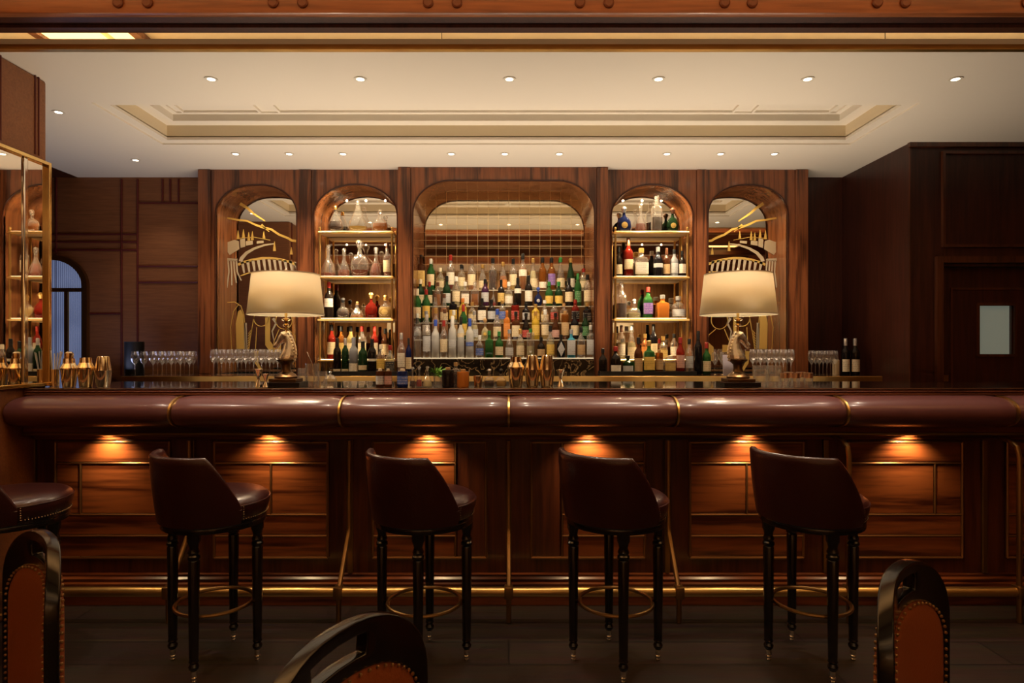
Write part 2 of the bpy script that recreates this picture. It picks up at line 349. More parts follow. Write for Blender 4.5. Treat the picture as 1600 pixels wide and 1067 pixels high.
m.box(wxa+.04, wxb-.04, 5.365, 5.385, ZP(456, 5.38), ZP(450, 5.38)); m.box(XP(104, 5.38)-.012, XP(104, 5.38)+.02, 5.365, 5.385, 1.0, ZP(456, 5.38))
m.build('window_frame', brass_dk, win, off=win.location)
def fluted():
    m = bpy.data.materials.new('fluted_lit_glass'); m.use_nodes = True; nt = m.node_tree; b = nt.nodes['Principled BSDF']; N = nt.nodes.new; L = nt.links.new
    tc = N('ShaderNodeTexCoord'); wv = N('ShaderNodeTexWave'); wv.bands_direction = 'X'; wv.inputs['Scale'].default_value = 18; wv.inputs['Distortion'].default_value = .3; L(tc.outputs['Object'], wv.inputs[0])
    n = N('ShaderNodeTexNoise'); n.inputs['Scale'].default_value = 2.5; L(tc.outputs['Object'], n.inputs[0])
    mu = N('ShaderNodeMath'); mu.operation = 'MULTIPLY'; L(wv.outputs['Fac'], mu.inputs[0]); L(n.outputs['Fac'], mu.inputs[1])
    r = N('ShaderNodeValToRGB'); r.color_ramp.elements[0].color = (.05, .07, .15, 1); r.color_ramp.elements[1].color = (.32, .38, .62, 1); r.color_ramp.elements[1].position = .6
    L(mu.outputs[0], r.inputs[0]); L(r.outputs[0], b.inputs['Emission Color']); b.inputs['Emission Strength'].default_value = .55
    b.inputs['Base Color'].default_value = (.1, .12, .2, 1); b.inputs['Roughness'].default_value = .15; return m
m = MB(); m.prism_y(pb, 5.388, 5.396); m.build('window_pane', fluted(), win, off=win.location, smooth=False)
# pier on the left with mirror
struct(MB().box(-4.6, -2.55, 2.2, 3.46, 0, CZ, .012).build('wall_left_pier', panel_l, smooth=False))
m = MB()
for yy in (3.12, 3.145, 3.375, 3.40): m.tube([(-2.549, yy, ZP(0, 3.4) if 0 else 2.42), (-2.549, yy, CZ)], .005, 6)
struct(m.build('trim_4', redline))
mz0, mz1 = 1.19, 2.376
t = thing('wall_mirror', 'tall gold-framed mirror with a steel centre strip on the left pier', 'mirror', (-2.55, 3.2, mz0))
m = MB(); m.box(-2.549, -2.54, 2.60, 3.275, mz0, mz1); m.box(-2.549, -2.54, 3.305, 3.44, mz0, mz1); m.build('mirror_glass', mirror, t, off=t.location, smooth=False)
m = MB(); m.box(-2.549, -2.52, 3.44, 3.46, mz0-.02, mz1+.02, .003); m.box(-2.549, -2.52, 2.58, 2.60, mz0-.02, mz1+.02)
m.box(-2.549, -2.52, 2.60, 3.44, mz1, mz1+.02, .003); m.box(-2.549, -2.52, 2.60, 3.44, mz0-.02, mz0, .003); m.build('mirror_frame', brass_br, t, off=t.location, smooth=False)
m = MB(); m.box(-2.549, -2.53, 3.275, 3.305, mz0, mz1, .006); m.build('bevelled_divider', chrome, t, off=t.location, smooth=False)
# canopy: mirrored fascia, mouldings and the lit timber beam
m = MB(); m.box(-3.2, 6, FY-.03, FY, CZ-.005, CZ+.02); struct(m.build('trim_5', brass, smooth=False))
for xx, lb in ((690, 'thin dark steel hanger rod above the canopy edge, left of centre'), (1384, 'thin dark steel hanger rod above the canopy edge, towards the right')):
    tag(MB().tube([(XP(xx, 3.11), 3.115, CZ+.018), (XP(xx, 3.11), 3.115, 3.30)], .0016, 8).build('hanger_rod', blackm), lb, 'rod')
light('canopy_upfill', 'AREA', (0, 3.75, 3.06), E_UPFILL*1.7, (1, .74, .46), (PI, 0, 0), shape='RECTANGLE', size=7, size_y=.5)  # hidden uplight added to brighten the ceiling strip above the canopy
m = MB(); m.box(-4.6, 6, 2.90, 3.02, 2.916, 3.02); m.box(-4.6, 6, 2.98, 3.03, 2.90, 3.30); struct(m.build('ceiling_soffit', dark_v, smooth=False))
beam = thing('ceiling_beam', 'amber-lit walnut beam across the top of the frame with round wooden plugs', 'beam', (0, 2.88, 2.916))
MB().box(-4.6, 6, 2.86, 2.90, 2.905, 3.30, .006).build('timber', beam_w, beam, off=beam.location)
m0 = None
for x in (185, 231, 427, 473, 669, 714, 906, 951, 1132, 1175, 1370, 1414, 1604):
    m = MB(); m.lathe([(.024, 0), (.024, .008), (.018, .013), (0.002, .014)], seg=20)
    o = m.build('plug', mat('plug_wood', (.16, .045, .018), .35), beam)
    o.rotation_euler = (PI/2, 0, 0); o.location = Vector((XP(x, 2.86), 2.86, ZP(5, 2.86)))-beam.location
# front room shell, seen in the mirrors
struct(MB().box(-6, 6, -5, 5.4, 3.30, 3.36).build('ceiling_lounge', cream2, smooth=False))
m = MB()
for yy in (-3.6, -2.4, -1.2, 0, 1.1): m.box(-5, 5, yy-.07, yy+.07, 3.14, 3.30)
struct(m.build('ceiling_lounge_beams', walnut_h, smooth=False))
struct(MB().box(-6, 6, -5.1, -5, 0, 3.3).build('wall_front', wood('honey_walnut', (.16, .07, .025), (.34, .17, .065), 'Z'), smooth=False))
m = MB()
for i in range(12): m.box(-5.5+i, -5.47+i, -5, -4.98, 0, 3.3)
for z in (.8, 2.2, 2.35): m.box(-6, 6, -5, -4.98, z, z+.02)
struct(m.build('trim_7', brass, smooth=False))
struct(MB().box(-5.1, -5, -5, 5.5, 0, 3.3).build('wall_left', walnut_v, smooth=False))
struct(MB().box(5, 5.1, -5, 5.5, 0, 3.3).build('wall_right_lounge', walnut_v, smooth=False))
lit = mat('lit_amber_panel', (.8, .6, .3), .6, emit=(1, .62, .22), es=2.4)
t = thing('ceiling_light_panel', 'glowing amber ceiling panel seen above the canopy at upper left', 'ceiling light', (-2.68, 3.95, 3.27))
MB().box(-.13, .20, -.24, .24, .0, .02).build('panel_diffuser', lit, t, smooth=False); MB().box(.27, .40, -.24, .24, 0, .02).build('panel_diffuser', lit, t, smooth=False)
m = MB(); frame_ring(m, -.19, .46, -.30, .30, .05, -.015, .025); m.build('panel_frame', walnut_h, t, smooth=False)
t = thing('ceiling_light_panel', 'long glowing amber ceiling panel reflected in the right etched mirror', 'ceiling light', (3.9, -.6, 3.27))
MB().box(-.35, .35, -.45, .45, 0, .02).build('panel_diffuser', lit, t, smooth=False)
m = MB(); frame_ring(m, -.4, .4, -.5, .5, .05, -.015, .025); m.build('panel_frame', walnut_h, t, smooth=False)

# ------------------------------------------------------------ ceiling downlights
def downlight(x, y, tgt, e, label, size=70, r=.028):
    t = thing('recessed_downlight', label, 'ceiling light', (x, y, CZ), group='recessed ceiling downlights')
    MB().lathe([(r, -.001), (r*1.25, -.002), (r*1.25, -.004), (r*.75, -.004), (r*.75, .0)], seg=20, cap0=False, cap1=False).build('trim_ring', mat('white_ring', (.75, .70, .6), .4), t)
    MB().lathe([(r*.74, -.003), (0.001, -.0035)], seg=16, cap0=True).build('lens', mat('lamp_lens', (1, 1, 1), .5, emit=(1, .86, .62), es=9), t)
    l = light('downlight_beam', 'SPOT', (x, y, CZ-.012), e, WHITE, spot_size=math.radians(size), spot_blend=.6, shadow_soft_size=.02)
    aim(l, tgt)
ordn = ['leftmost', 'second from left', 'third from left', 'fourth from left', 'fifth from left', 'rightmost']
for i, x in enumerate((330, 563, 796, 1029, 1262, 1493)):
    X = XP(x, 3.42); downlight(X, 3.42, (X, 3.22, 1.1), E_DOWN, 'recessed downlight in front ceiling row above the bar, '+ordn[i], 62)
g3 = [('left shelf niche', (-2.065, -1.66, -1.253)), ('central bottle display', (-.435, -.03, .382)), ('right shelf niche', (1.195, 1.60, 2.007))]
for nm, xs in g3:
    for X, w_ in zip(xs, ('left', 'middle', 'right')):
        downlight(X, 4.74, (X, 5.16, 1.35), E_BACK, 'small recessed downlight, %s of the three in front of the %s' % (w_, nm), 68)
downlight(XP(212, 4.9), 4.9, (-3.0, 5.35, 1.5), 8, 'recessed downlight near the left rear ceiling corner above the wine glasses')
downlight(-2.80, 3.9, (-2.8, 4.1, 0), 2, 'recessed downlight just behind the left mirrored pier')
t = thing('smoke_detector', 'round white smoke detector in the ceiling coffer, centre', 'smoke detector', (XP(793, 3.95), 3.95, CZ+.145))
MB().lathe([(.05, .015), (.052, 0), (.045, -.012)], seg=24).build('base_plate', cream, t); MB().lathe([(.036, -.012), (.038, -.03), (.03, -.038), (.002, -.04)], seg=24).build('sensor_head', mat('white_plastic', (.8, .78, .7), .4), t)

# ------------------------------------------------------------ the bar
BT = 1.165; BX0, BX1 = -2.54, 3.6; FD = 3.38; PITCH = .852
bar = thing('bar_counter', 'long dark walnut bar counter with inlaid panels and brass beading', 'bar counter', (0, FD, 0))
O = bar.location
MB().box(BX0, BX1, FD, 3.95, .03, 1.13).build('body', bar_v, bar, off=O, smooth=False)
MB().box(BX0, BX1, FD-.02, FD, 0, .10).build('plinth', bar_h, bar, off=O, smooth=False)
m = MB(); m.prof_x([(FD, .10), (FD-.035, .10), (FD-.035, .118), (FD-.02, .125), (FD-.024, .140), (FD-.01, .150), (FD-.012, .162), (FD, .168)], BX0, BX1); m.build('base_moulding', bar_h, bar, off=O, ang=.9)
m = MB(); m.prof_x([(FD, .885), (FD-.02, .888), (FD-.022, .903), (FD-.045, .908), (FD-.047, .925), (FD-.10, .930), (FD-.10, .965), (FD, .965)], BX0, BX1); m.build('crown_moulding', bar_h, bar, off=O, smooth=False)
m = MB(); m.tube([(BX0, FD-.103, .928), (BX1, FD-.103, .928)], .0075, 8)
m.build('brass_bead', brass_dk, bar, off=O)
def bead(m, x0, z0, x1, z1, r=.0055): m.tube([(x0, FD-.011, z0), (x1, FD-.011, z1)], r, 6)
zt, zb = ZP(690, FD), ZP(870, FD); z1_, z2_, z3_ = ZP(723, FD), ZP(803, FD), ZP(836, FD)
bays = {-4: (.5, 'mid', None), -3: (.22, 'mid', 'L'), -2: (.5, 'mid', None), -1: (.73, 'full', None), 0: (.27, 'full', None), 1: (.5, 'mid', None), 2: (.76, 'mid', 'R'), 3: (.25, 'mid', None)}
for k in range(-3, 4):
    cx = (k+.5)*PITCH; x0, x1 = cx-.305, cx+.305
    if x0 < BX0: x0 = BX0+.02
    if k == 3: x1 = cx+.305
    fx, kind, _ = bays[k]; xs = x0+(x1-x0)*fx; g = .006
    cells = []
    if kind == 'mid': cells = [(x0, x1, z1_, zt), (x0, xs, z2_, z1_), (xs, x1, z2_, z1_), (x0, x1, z3_, z2_), (x0, x1, zb, z3_)]
    elif fx > .5: cells = [(x0, xs, z1_, zt), (x0, xs, z2_, z1_), (x0, xs, z3_, z2_), (x0, xs, zb, z3_)]
    else: cells = [(xs, x1, z1_, zt), (xs, x1, z2_, z1_), (xs, x1, z3_, z2_), (xs, x1, zb, z3_)]
    for a, b, c, d_ in cells:
        MB().box(a+g, b-g, FD-.010, FD-.0005, c+g, d_-g, .003).build('front_panel', bar_h, bar, off=O, smooth=False)
    if kind == 'full':
        a, b = ((xs, x1) if fx > .5 else (x0, xs)); MB().box(a+g, b-g, FD-.010, FD-.0005, zb+g, zt-g, .003).build('front_panel', bar_v, bar, off=O, smooth=False)
    m = MB()
    for a, b, c, d_ in ((x0, zt, x1, zt), (x0, zb, x1, zb), (x0, zb, x0, zt), (x1, zb, x1, zt)): bead(m, a, b, c, d_, .0075)
    la, lb = (x0, x1) if kind == 'mid' else ((x0, xs) if fx > .5 else (xs, x1))
    for z in (z1_, z2_, z3_): bead(m, la, z, lb, z)
    if kind == 'mid': bead(m, xs, z2_, xs, z1_)
    else: bead(m, xs, zb, xs, zt)
    m.build('panel_beading', mat('brass_inlay', (.34, .17, .07), .3, .9), bar, off=O)
    MB().box(cx-PITCH/2-.014, cx-PITCH/2+.014, FD-.016, FD, .17, .885, .003).build('brass_strip', brass_dk, bar, off=O, smooth=False)
# bar top
t = thing('countertop', 'dark polished bar top with moulded walnut front edge', 'bar top', (0, 3.3, 1.13))
MB().box(BX0, BX1, 3.32, 3.98, 1.131, BT).build('slab', counter_m, t, off=t.location, smooth=False)
m = MB(); m.prof_x([(3.32, 1.131), (3.285, 1.131), (3.285, 1.139), (3.292, 1.142), (3.284, 1.15), (3.290, 1.156), (3.284, 1.160), (3.30, BT+.001), (3.32, BT+.001)], BX0, BX1)
m.build('moulded_edge', walnut_h, t, off=t.location, smooth=False)
m = MB(); m.box(BX0, BX1, 3.283, 3.292, BT-.0005, BT+.0025); m.build('brass_lip', brass_dk, t, off=t.location, smooth=False)
# padded leather rail, one cushion per bay
rail = thing('padded_bar_rail', 'rolled oxblood leather padded rail along the front edge of the bar', 'bar rail', (0, 3.2, 1.05))
def roll(a, sc=1): # profile point
    c, s_ = math.cos(a), math.sin(a)
    return (3.29-.155*sc*abs(c)**.85, 1.048+.082*sc*math.copysign(abs(s_)**.9, s_))
for k in range(-3, 4):
    x0, x1 = k*PITCH+.006, (k+1)*PITCH-.006
    x0 = max(x0, BX0)
    m = MB(); rs = []
    for i in range(17):
        f = i/16; x = x0+(x1-x0)*f; e = min(f, 1-f)*(x1-x0); puff = 1-.09*math.exp(-e/.010)
        ring = [(x, *roll(PI/2-PI*j/18, puff)) for j in range(19)]+[(x, 3.30, 1.048-.08), (x, 3.30, 1.048+.08)]
        rs.append(ring)
    xs_ = [0, .004, .01, .02, .04, .08]
    m.rings(rs); m.build('leather_cushion', leather_bar, rail, off=rail.location, ang=1.2)
for k in range(-2, 5):
    m = MB(); X = k*PITCH; a = [(X-.005, *roll(PI/2-PI*j/18, 1.0)) for j in range(19)]; b = [(X+.005, *roll(PI/2-PI*j/18, 1.0)) for j in range(19)]
    a2 = [(X-.005, 3.29, 1.048)]; m.rings([[p for p in a]+[(X-.005, 3.30, .97)], [p for p in b]+[(X+.005, 3.30, .97)]])
    m.build('brass_band', brass, rail, off=rail.location)
# foot rail and brackets
fr_ = thing('foot_rail', 'long brass tubular foot rail with angled brackets along the bar base', 'foot rail', (0, 3.14, 0))
MB().tube([(BX0+.02, 3.14, .158), (BX1, 3.14, .158)], .0235, 16).build('rail_tube', brass, fr_, off=fr_.location)
for k in range(-2, 5):
    X = k*PITCH; m = MB()
    if k < 2:
        pts = [(X, 3.345, .885), (X, 3.345, .42), (X, 3.335, .39), (X, 3.155, .18)]
    else:
        pts = [(X, 3.30, .915), (X, 3.2, .905), (X, 3.155, .88), (X, 3.14, .83), (X, 3.14, .17)]
    m.tube(pts, .0125, 10); m.tube([(X, 3.14, .14), (X, 3.14, .004)], .013, 10)
    m.build('bracket', brass_dk, fr_, off=fr_.location)
    MB().box(X-.022, X+.022, 3.112, 3.168, .128, .188, .006).build('clamp', brass_dk, fr_, off=fr_.location)
# small spot lamps under the padded rail
for i, k in enumerate(range(-3, 3)):
    X = (k+.5)*PITCH
    t = thing('under_bar_spotlight', 'small brass spotlight under the bar rail lighting the panels, '+ordn[i], 'spotlight', (X, 3.33, .930), group='spotlights under the bar rail')
    t['label'] = 'small spotlight under the bar rail lighting the panels, '+ordn[i]
    MB().lathe([(.018, -.001), (.018, -.007), (.012, -.009), (.012, -.003)], seg=16, cap0=False, cap1=False).build('housing', brass_dk, t)
    MB().lathe([(.0115, -.006), (.001, -.007)], seg=12).build('lens', MATS['lamp_lens'], t)
    l = light('bar_spot_beam', 'SPOT', (X, 3.295, .915), E_BAR, (1, .70, .36), spot_size=math.radians(122), spot_blend=1, shadow_soft_size=.012)
    aim(l, (X, 3.42, .70))

# ------------------------------------------------------------ back bar
BZ = BT; BF = 4.68
t = thing('back_counter', 'long back counter behind the bar with brass front edge', 'counter', (0, 5.0, 0))
MB().box(-2.85, 2.75, 4.75, 5.10, 0, 1.12).build('cabinet', dark_v, t, off=t.location, smooth=False)
MB().box(-2.89, 2.79, BF+.012, 5.155, 1.12, BZ).build('worktop', counter_m, t, off=t.location, smooth=False)
MB().box(-2.89, 2.79, BF, BF+.012, 1.118, BZ+.001, .003).build('brass_edge', brass, t, off=t.location, smooth=False)
for pts in ([(-2.889, 4.70), (-2.889, 5.39), (-3.42, 5.39)], [(-2.888, 5.156), (-2.56, 5.156), (-2.56, 5.39), (-2.888, 5.39)], [(2.47, 5.156), (2.86, 5.156), (2.86, 5.39), (2.47, 5.39)]):
    m = MB(); a_ = [m.bm.verts.new((x, y, 1.12)) for x, y in pts]; b_ = [m.bm.verts.new((x, y, BZ)) for x, y in pts]; n_ = len(pts)
    m.bm.faces.new(a_); m.bm.faces.new(b_)
    for i in range(n_): m.bm.faces.new((a_[i], a_[(i+1) % n_], b_[(i+1) % n_], b_[i]))
    m.build('worktop_return', counter_m, t, off=t.location, smooth=False)
bb = thing('back_bar_cabinet', 'tall walnut back bar with five arched niches behind the counter', 'back bar', (0, 5.16, 0))
O = bb.location
D0 = 5.16; DC = 5.09
def bay(x0, x1, a0, a1, ztop, r, dfront, dback, name='bay'):
    ap = arch_pts(a0, a1, BZ, ztop, r[0], r[1])
    poly = [(x0, BZ)]+ap+[(x1, BZ), (x1, CZ-.002), (x0, CZ-.002)]
    m = MB(); m.prism_y(poly, dfront, dfront+.03); m.build('front_board', walnut_v, bb, off=O, smooth=False)
    m = MB(); strip(m, ap, dfront+.001, ap, dback); m.build('niche_lining', jamb_w, bb, off=O)
    m = MB(); m.tube([(x, dfront-.001, z) for x, z in ap], .007, 6); m.build('niche_moulding', mat('dark_edge', (.05, .014, .006), .3), bb, off=O)
q = lambda x: XP(x, D0)
qc = lambda x: XP(x, DC)
zt1 = ZP(289, D0)
niches = [('el', q(330), q(467), q(337), q(464), zt1, (.30, .24)), ('sl', q(487), q(624), q(490), q(621), zt1+.005, (.34, .26)),
          ('sr', q(946), q(1088), q(955), q(1083), zt1+.005, (.34, .26)), ('er', q(1103), q(1242), q(1106), q(1231), zt1, (.30, .24))]
for nm, x0, x1, a0, a1, zz, r in niches: bay(x0, x1, a0, a1, zz, r, D0, 5.385)
bay(qc(642), qc(932), qc(645), qc(929), ZP(282, DC), (.30, .27), DC, 5.45)
def pil(x0, x1, y0, y1): MB().box(x0, x1, y0, y1, BZ, CZ-.002, .004).build('pilaster', walnut_v, bb, off=O, smooth=False)
pil(q(310), q(330)-.002, D0-.012, 5.40); pil(q(467)+.002, q(487)-.002, D0-.01, D0+.03); pil(q(1088)+.002, q(1103)-.002, D0-.01, D0+.03); pil(q(1242)+.002, q(1262), D0-.012, 5.40)
pil(qc(622), qc(642)-.002, DC-.01, 5.2); pil(qc(932)+.002, qc(950), DC-.01, 5.2)
m = MB(); m.box(q(310), q(1262), 5.46, 5.5, BZ, CZ); m.build('back_board', dark_v, bb, off=O, smooth=False)
# mirrors
def mir(a0, a1, ztop, r, dd, mt, z0=BZ):
    m = MB(); m.prism_y(arch_pts(a0-.003, a1+.003, z0, ztop+.003, *r), dd, dd+.008); return m.build('mirror_panel', mt, bb, off=O, smooth=False)
mirs = [mir(n_[3], n_[4], n_[5], n_[6], 5.375, mirror) for n_ in niches]
mir(qc(645), qc(929), ZP(282, DC), (.30, .27), 5.44, tmirror)
for X in (qc(645), qc(929)): pass
m = MB(); m.box(qc(645), qc(929), 5.085, 5.44, BZ, 1.285); m.build('marble_base', marble, bb, off=O, smooth=False)
# etched design on the outer mirrors
ed = 5.372
gleaf = mat('gold_leaf_etching', (.85, .58, .16), .4, .5); frost = mat('frosted_etching', (.46, .38, .26), .6)
def E(zx, zy, flip):
    x = 320+zx/3.233; y = 270+zy/3.233
    if flip: x = 1568-x
    return (XP(x, ed), ZP(y, ed))
def etch(flip, par):
    g, f = MB(), MB()
    def poly(mb, pts):
        p = [E(a, b, flip) for a, b in pts]; v = [mb.bm.verts.new((x, ed, z)) for x, z in p]; mb.bm.faces.new(v)
    def line(mb, pts, w_=4, w2=None):
        w2 = w_ if w2 is None else w2; n = len(pts); L_, R_ = [], []
        for i, (x, y) in enumerate(pts):
            a = pts[max(0, i-1)]; b = pts[min(n-1, i+1)]; dx, dy = b[0]-a[0], b[1]-a[1]; l = math.hypot(dx, dy) or 1
            ww = (w_+(w2-w_)*i/max(1, n-1))/2; L_.append((x-dy/l*ww, y+dx/l*ww)); R_.append((x+dy/l*ww, y-dx/l*ww))
        for i in range(n-1):
            poly(mb, [L_[i], L_[i+1], R_[i+1], R_[i]])
    line(g, [(178, 155), (215, 178), (245, 205), (275, 225), (305, 245)], 16, 5)
    line(g, [(112, 228), (170, 238), (215, 243), (255, 262), (300, 278), (335, 285), (375, 312), (420, 330), (440, 342), (464, 345)], 9, 12)
    line(g, [(285, 262), (325, 297)], 12, 3)
    poly(f, [(115, 350), (150, 338), (172, 345), (175, 385), (125, 415), (115, 400)])
    poly(f, [(178, 335), (203, 330), (205, 372), (180, 380)]); poly(f, [(207, 345), (242, 342), (243, 362), (207, 368)]); poly(f, [(262, 345), (297, 342), (297, 354), (262, 358)])
    for x, y0, y1 in ((168, 290, 335), (195, 285, 328), (222, 300, 342), (240, 295, 340), (298, 295, 335), (352, 345, 395), (437, 375, 412)):
        poly(g, [(x-1, y0), (x+1, y0), (x+6, (y0+y1)/2+8), (x+7, y1), (x-7, y1), (x-6, (y0+y1)/2+8)])
    line(f, [(350, 358), (300, 365), (250, 382), (210, 405), (186, 432), (182, 448)], 6, 22)
    line(g, [(175, 330), (250, 325), (330, 340)], 3)
    line(g, [(168, 464), (200, 450), (240, 439), (290, 431), (330, 431), (380, 437), (430, 450), (466, 465)], 12)
    line(g, [(180, 520), (220, 506), (270, 498), (330, 498), (400, 502), (466, 500)], 6)
    for i in range(11):
        x = 190+i*27; yt = 452-16*math.sin(PI*(i+.5)/11); poly(f, [(x-9, yt), (x+7, yt-1), (x+13, 505), (x+5, 507)])
    for i in range(4): line(f, [(118+i*14, 442), (122+i*14, 500), (112+i*24, 580-i*12)], 9, 6)
    poly(f, [(110, 430), (165, 434), (165, 446), (110, 446)])
    line(g, [(110, 655), (150, 652), (182, 672), (198, 720), (205, 800), (208, 890)], 4)
    line(g, [(135, 890), (130, 780), (145, 700), (170, 665)], 3)
    poly(g, [(160, 890), (157, 760), (168, 700), (182, 690), (195, 720), (200, 890)]); poly(f, [(200, 890), (200, 760), (212, 755), (214, 890)])
    line(g, [(248, 728), (232, 820), (222, 890)], 4); line(g, [(262, 780), (256, 890)], 4)
    for i in range(7): line(g, [(238-i*3, 790+i*15), (220-i, 812+i*13)], 4)
    line(g, [(285+38*math.cos(a*PI/8), 735+40*math.sin(a*PI/8)) for a in range(17)], 4)
    poly(g, [(305, 730), (330, 730), (330, 850), (345, 870), (385, 868), (385, 905), (330, 905), (305, 870)])
    line(g, [(400+42*math.cos(a*PI/8), 745+44*math.sin(a*PI/8)) for a in range(17)], 4)
    line(f, [(345, 735), (360, 760), (340, 800), (350, 850)], 14, 4)
    line(g, [(375, 790), (350, 850), (345, 890)], 4); line(g, [(420, 790), (455, 820), (463, 890)], 4)
    poly(g, [(430, 880), (464, 850), (464, 950), (430, 950)])
    line(g, [(258, 900), (262, 960), (285, 1000)], 22, 12)
    for mb, nm, mt in ((g, 'gold_etching', gleaf), (f, 'frosted_etching', frost)): mb.build(nm, mt, par, off=O, smooth=False)
etch(False, mirs[0]); etch(True, mirs[3])
# brass framed shelf units in the two shelf niches
def shelf_unit(x0, x1, label, flip):
    t = thing('brass_shelf_unit', label, 'shelf', ((x0+x1)/2, 5.25, BZ)); o_ = t.location
    y0, y1 = 5.165, 5.36
    for x, y in ((x0+.01, y0+.01), (x1-.01, y0+.01), (x0+.01, y1-.01), (x1-.01, y1-.01)):
        m = MB(); m.tube([(x, y, BZ+.001), (x, y, ZP(357, D0)+.0)], .009, 10); m.sphere((x, y, ZP(356, D0)), .012); m.build('post', brass, t, off=o_)
    for zy in (361, 431.5, 497.5, 562):
        z = ZP(zy, D0)
        m = MB(); m.tube([(x0, y0, z-.010), (x1, y0, z-.010)], .0105, 10); m.tube([(x0, y0, z-.010), (x0, y1, z-.010)], .008, 8); m.tube([(x1, y0, z-.010), (x1, y1, z-.010)], .008, 8)
        s_ = m.build('shelf_rim', brass, t, off=o_)
        MB().box(x0+.004, x1-.004, y0+.006, y1, z-.014, z, .001).build('shelf_plate', mat('bronze_glass_shelf', (.42, .26, .11), .3), s_, off=o_, smooth=False)
        MB().box(x0+.012, x1-.012, y0+.010, y0+.018, z-.001, z+.0035).build('light_strip', mat('warm_led_strip', (1, 1, 1), .5, emit=(1, .78, .42), es=4), s_, off=o_, smooth=False)
    return t
shelf_unit(q(497), q(614), 'brass and glass shelf unit holding decanters in the left shelf niche', False)
shelf_unit(q(960), q(1077), 'brass and glass shelf unit holding bottles in the right shelf niche', True)
for X in (q(555), q(1019)):
    for zy, e in ((292, 1.6), (366, .8), (437, .8), (503, .5)):
        for dx in (-.17, 0, .17):
            l = light('shelf_light', 'SPOT', (X+dx, 5.20, ZP(zy, D0)-.022), E_NICHE*e, (1, .74, .42), spot_size=math.radians(150), spot_blend=.8, shadow_soft_size=.008)
            l.rotation_euler = (math.radians(8), 0, 0)
for X in (q(400), q(1168)):
    light('niche_light', 'SPOT', (X, 5.23, ZP(291, D0)-.02), E_NICHE*2.6, (1, .68, .34), spot_size=math.radians(140), spot_blend=1, shadow_soft_size=.012)
for dx in (-.45, -.15, .15, .45): light('niche_light', 'SPOT', (dx, 5.17, ZP(284, DC)-.02), E_CENTRE/4, (1, .76, .45), spot_size=math.radians(130), spot_blend=1, shadow_soft_size=.012)
# stepped central display
t = thing('bottle_display_steps', 'five-tier lit glass stepped display in the central niche', 'display stand', (0, 5.1, 1.29)); o_ = t.location
TY = [5.095+.069*i for i in range(5)]; TZ = [ZP(yy, yd) for yy, yd in zip((559, 530.5, 504, 478, 453), TY)]
xa, xb = qc(646), qc(928)
for i in range(5):
    y0 = TY[i]; z = TZ[i]
    if i: MB().box(xa+.004, xb-.004, y0+.004, y0+.012, TZ[i-1], z-.008).build('riser', mat('bronze_riser', (.16, .09, .035), .3, .6), t, off=o_, smooth=False)
    MB().box(xa+.002, xb-.002, y0-.002, y0+.069, z-.008, z, .001).build('glass_step', mat('lit_step_edge' if i else 'lit_front_step', (.45, .36, .22), .2, emit=(1, .80, .50), es=.10 if i else .55), t, off=o_, smooth=False)

# ------------------------------------------------------------ bottles and decanters
PROF = {
 'std':   ([(0, .88), (.02, 1), (.56, 1), (.64, .90), (.71, .55), (.77, .38), (.97, .36), (1, .36)], .84, .15, .50),
 'wine':  ([(0, .92), (.015, 1), (.60, 1), (.67, .88), (.74, .50), (.80, .40), (1, .38)], .80, .12, .45),
 'sq':    ([(0, .92, 6), (.02, 1, 6), (.60, 1, 6), (.66, .9, 5), (.70, .5, 2), (.75, .36, 2), (.98, .36, 2), (1, .36, 2)], .84, .10, .50),
 'squat': ([(0, .92), (.03, 1), (.50, 1), (.60, .92), (.68, .55), (.74, .33), (.97, .33), (1, .33)], .82, .10, .42),
 'slope': ([(0, .95), (.02, 1), (.40, .96), (.55, .75), (.68, .46), (.78, .34), (.98, .32), (1, .32)], .86, .08, .36),
 'bell':  ([(0, .95), (.03, 1), (.12, 1), (.32, .82), (.48, .50), (.60, .26), (.78, .22), (.84, .34)], .84, .05, .1),
 'round': ([(0, .45), (.02, .60), (.10, .86), (.27, 1), (.44, .90), (.55, .62), (.62, .26), (.74, .18), (.78, .24)], .78, .18, .38),
 'tear':  ([(0, .62), (.03, .78), (.18, 1), (.34, .90), (.55, .55), (.74, .26), (.86, .22), (.88, .3)], .87, .05, .1),
 'skull': ([(0, .75), (.03, .85), (.18, 1), (.36, .95), (.48, .70), (.56, .3), (.76, .24), (.80, .3)], .78, .14, .36),
 'jar':   ([(0, .92), (.02, 1), (.82, 1), (.86, .95), (.88, .9)], .86, .15, .6),
 'tall':  ([(0, .92, 5), (.01, 1, 5), (.66, 1, 5), (.72, .8, 3), (.76, .45, 2), (1, .42, 2)], .86, .10, .55),
}
CLR = {'clear': None, 'green': ((.03, .13, .03), .45), 'dark green': ((.010, .035, .012), .25), 'dark': ((.012, .008, .006), .1), 'black': ((.006, .005, .006), 0), 'amber': ((.42, .13, .02), .7),
 'brown': ((.10, .03, .01), .5), 'blue': ((.008, .014, .07), .2), 'sky blue': ((.10, .50, .70), .55), 'frosted': ((.80, .78, .70), .35), 'white': ((.75, .72, .65), 0), 'red': ((.30, .02, .01), .6),
 'pale gold': ((.80, .60, .22), .75), 'purple': ((.05, .015, .04), .2), 'teal': ((.02, .25, .25), .5), 'yellow': ((.75, .48, .05), .5), 'orange': ((.65, .20, .03), .5), 'copper': ((.55, .22, .08), 0), 'grey': ((.22, .22, .22), .1)}
LIQ = {'amber': (.55, .17, .02), 'cognac': (.32, .05, .01), 'gold': (.78, .48, .10), 'dark': (.06, .015, .006), 'pale': (.85, .72, .35), 'red': (.35, .02, .01), 'water': None}
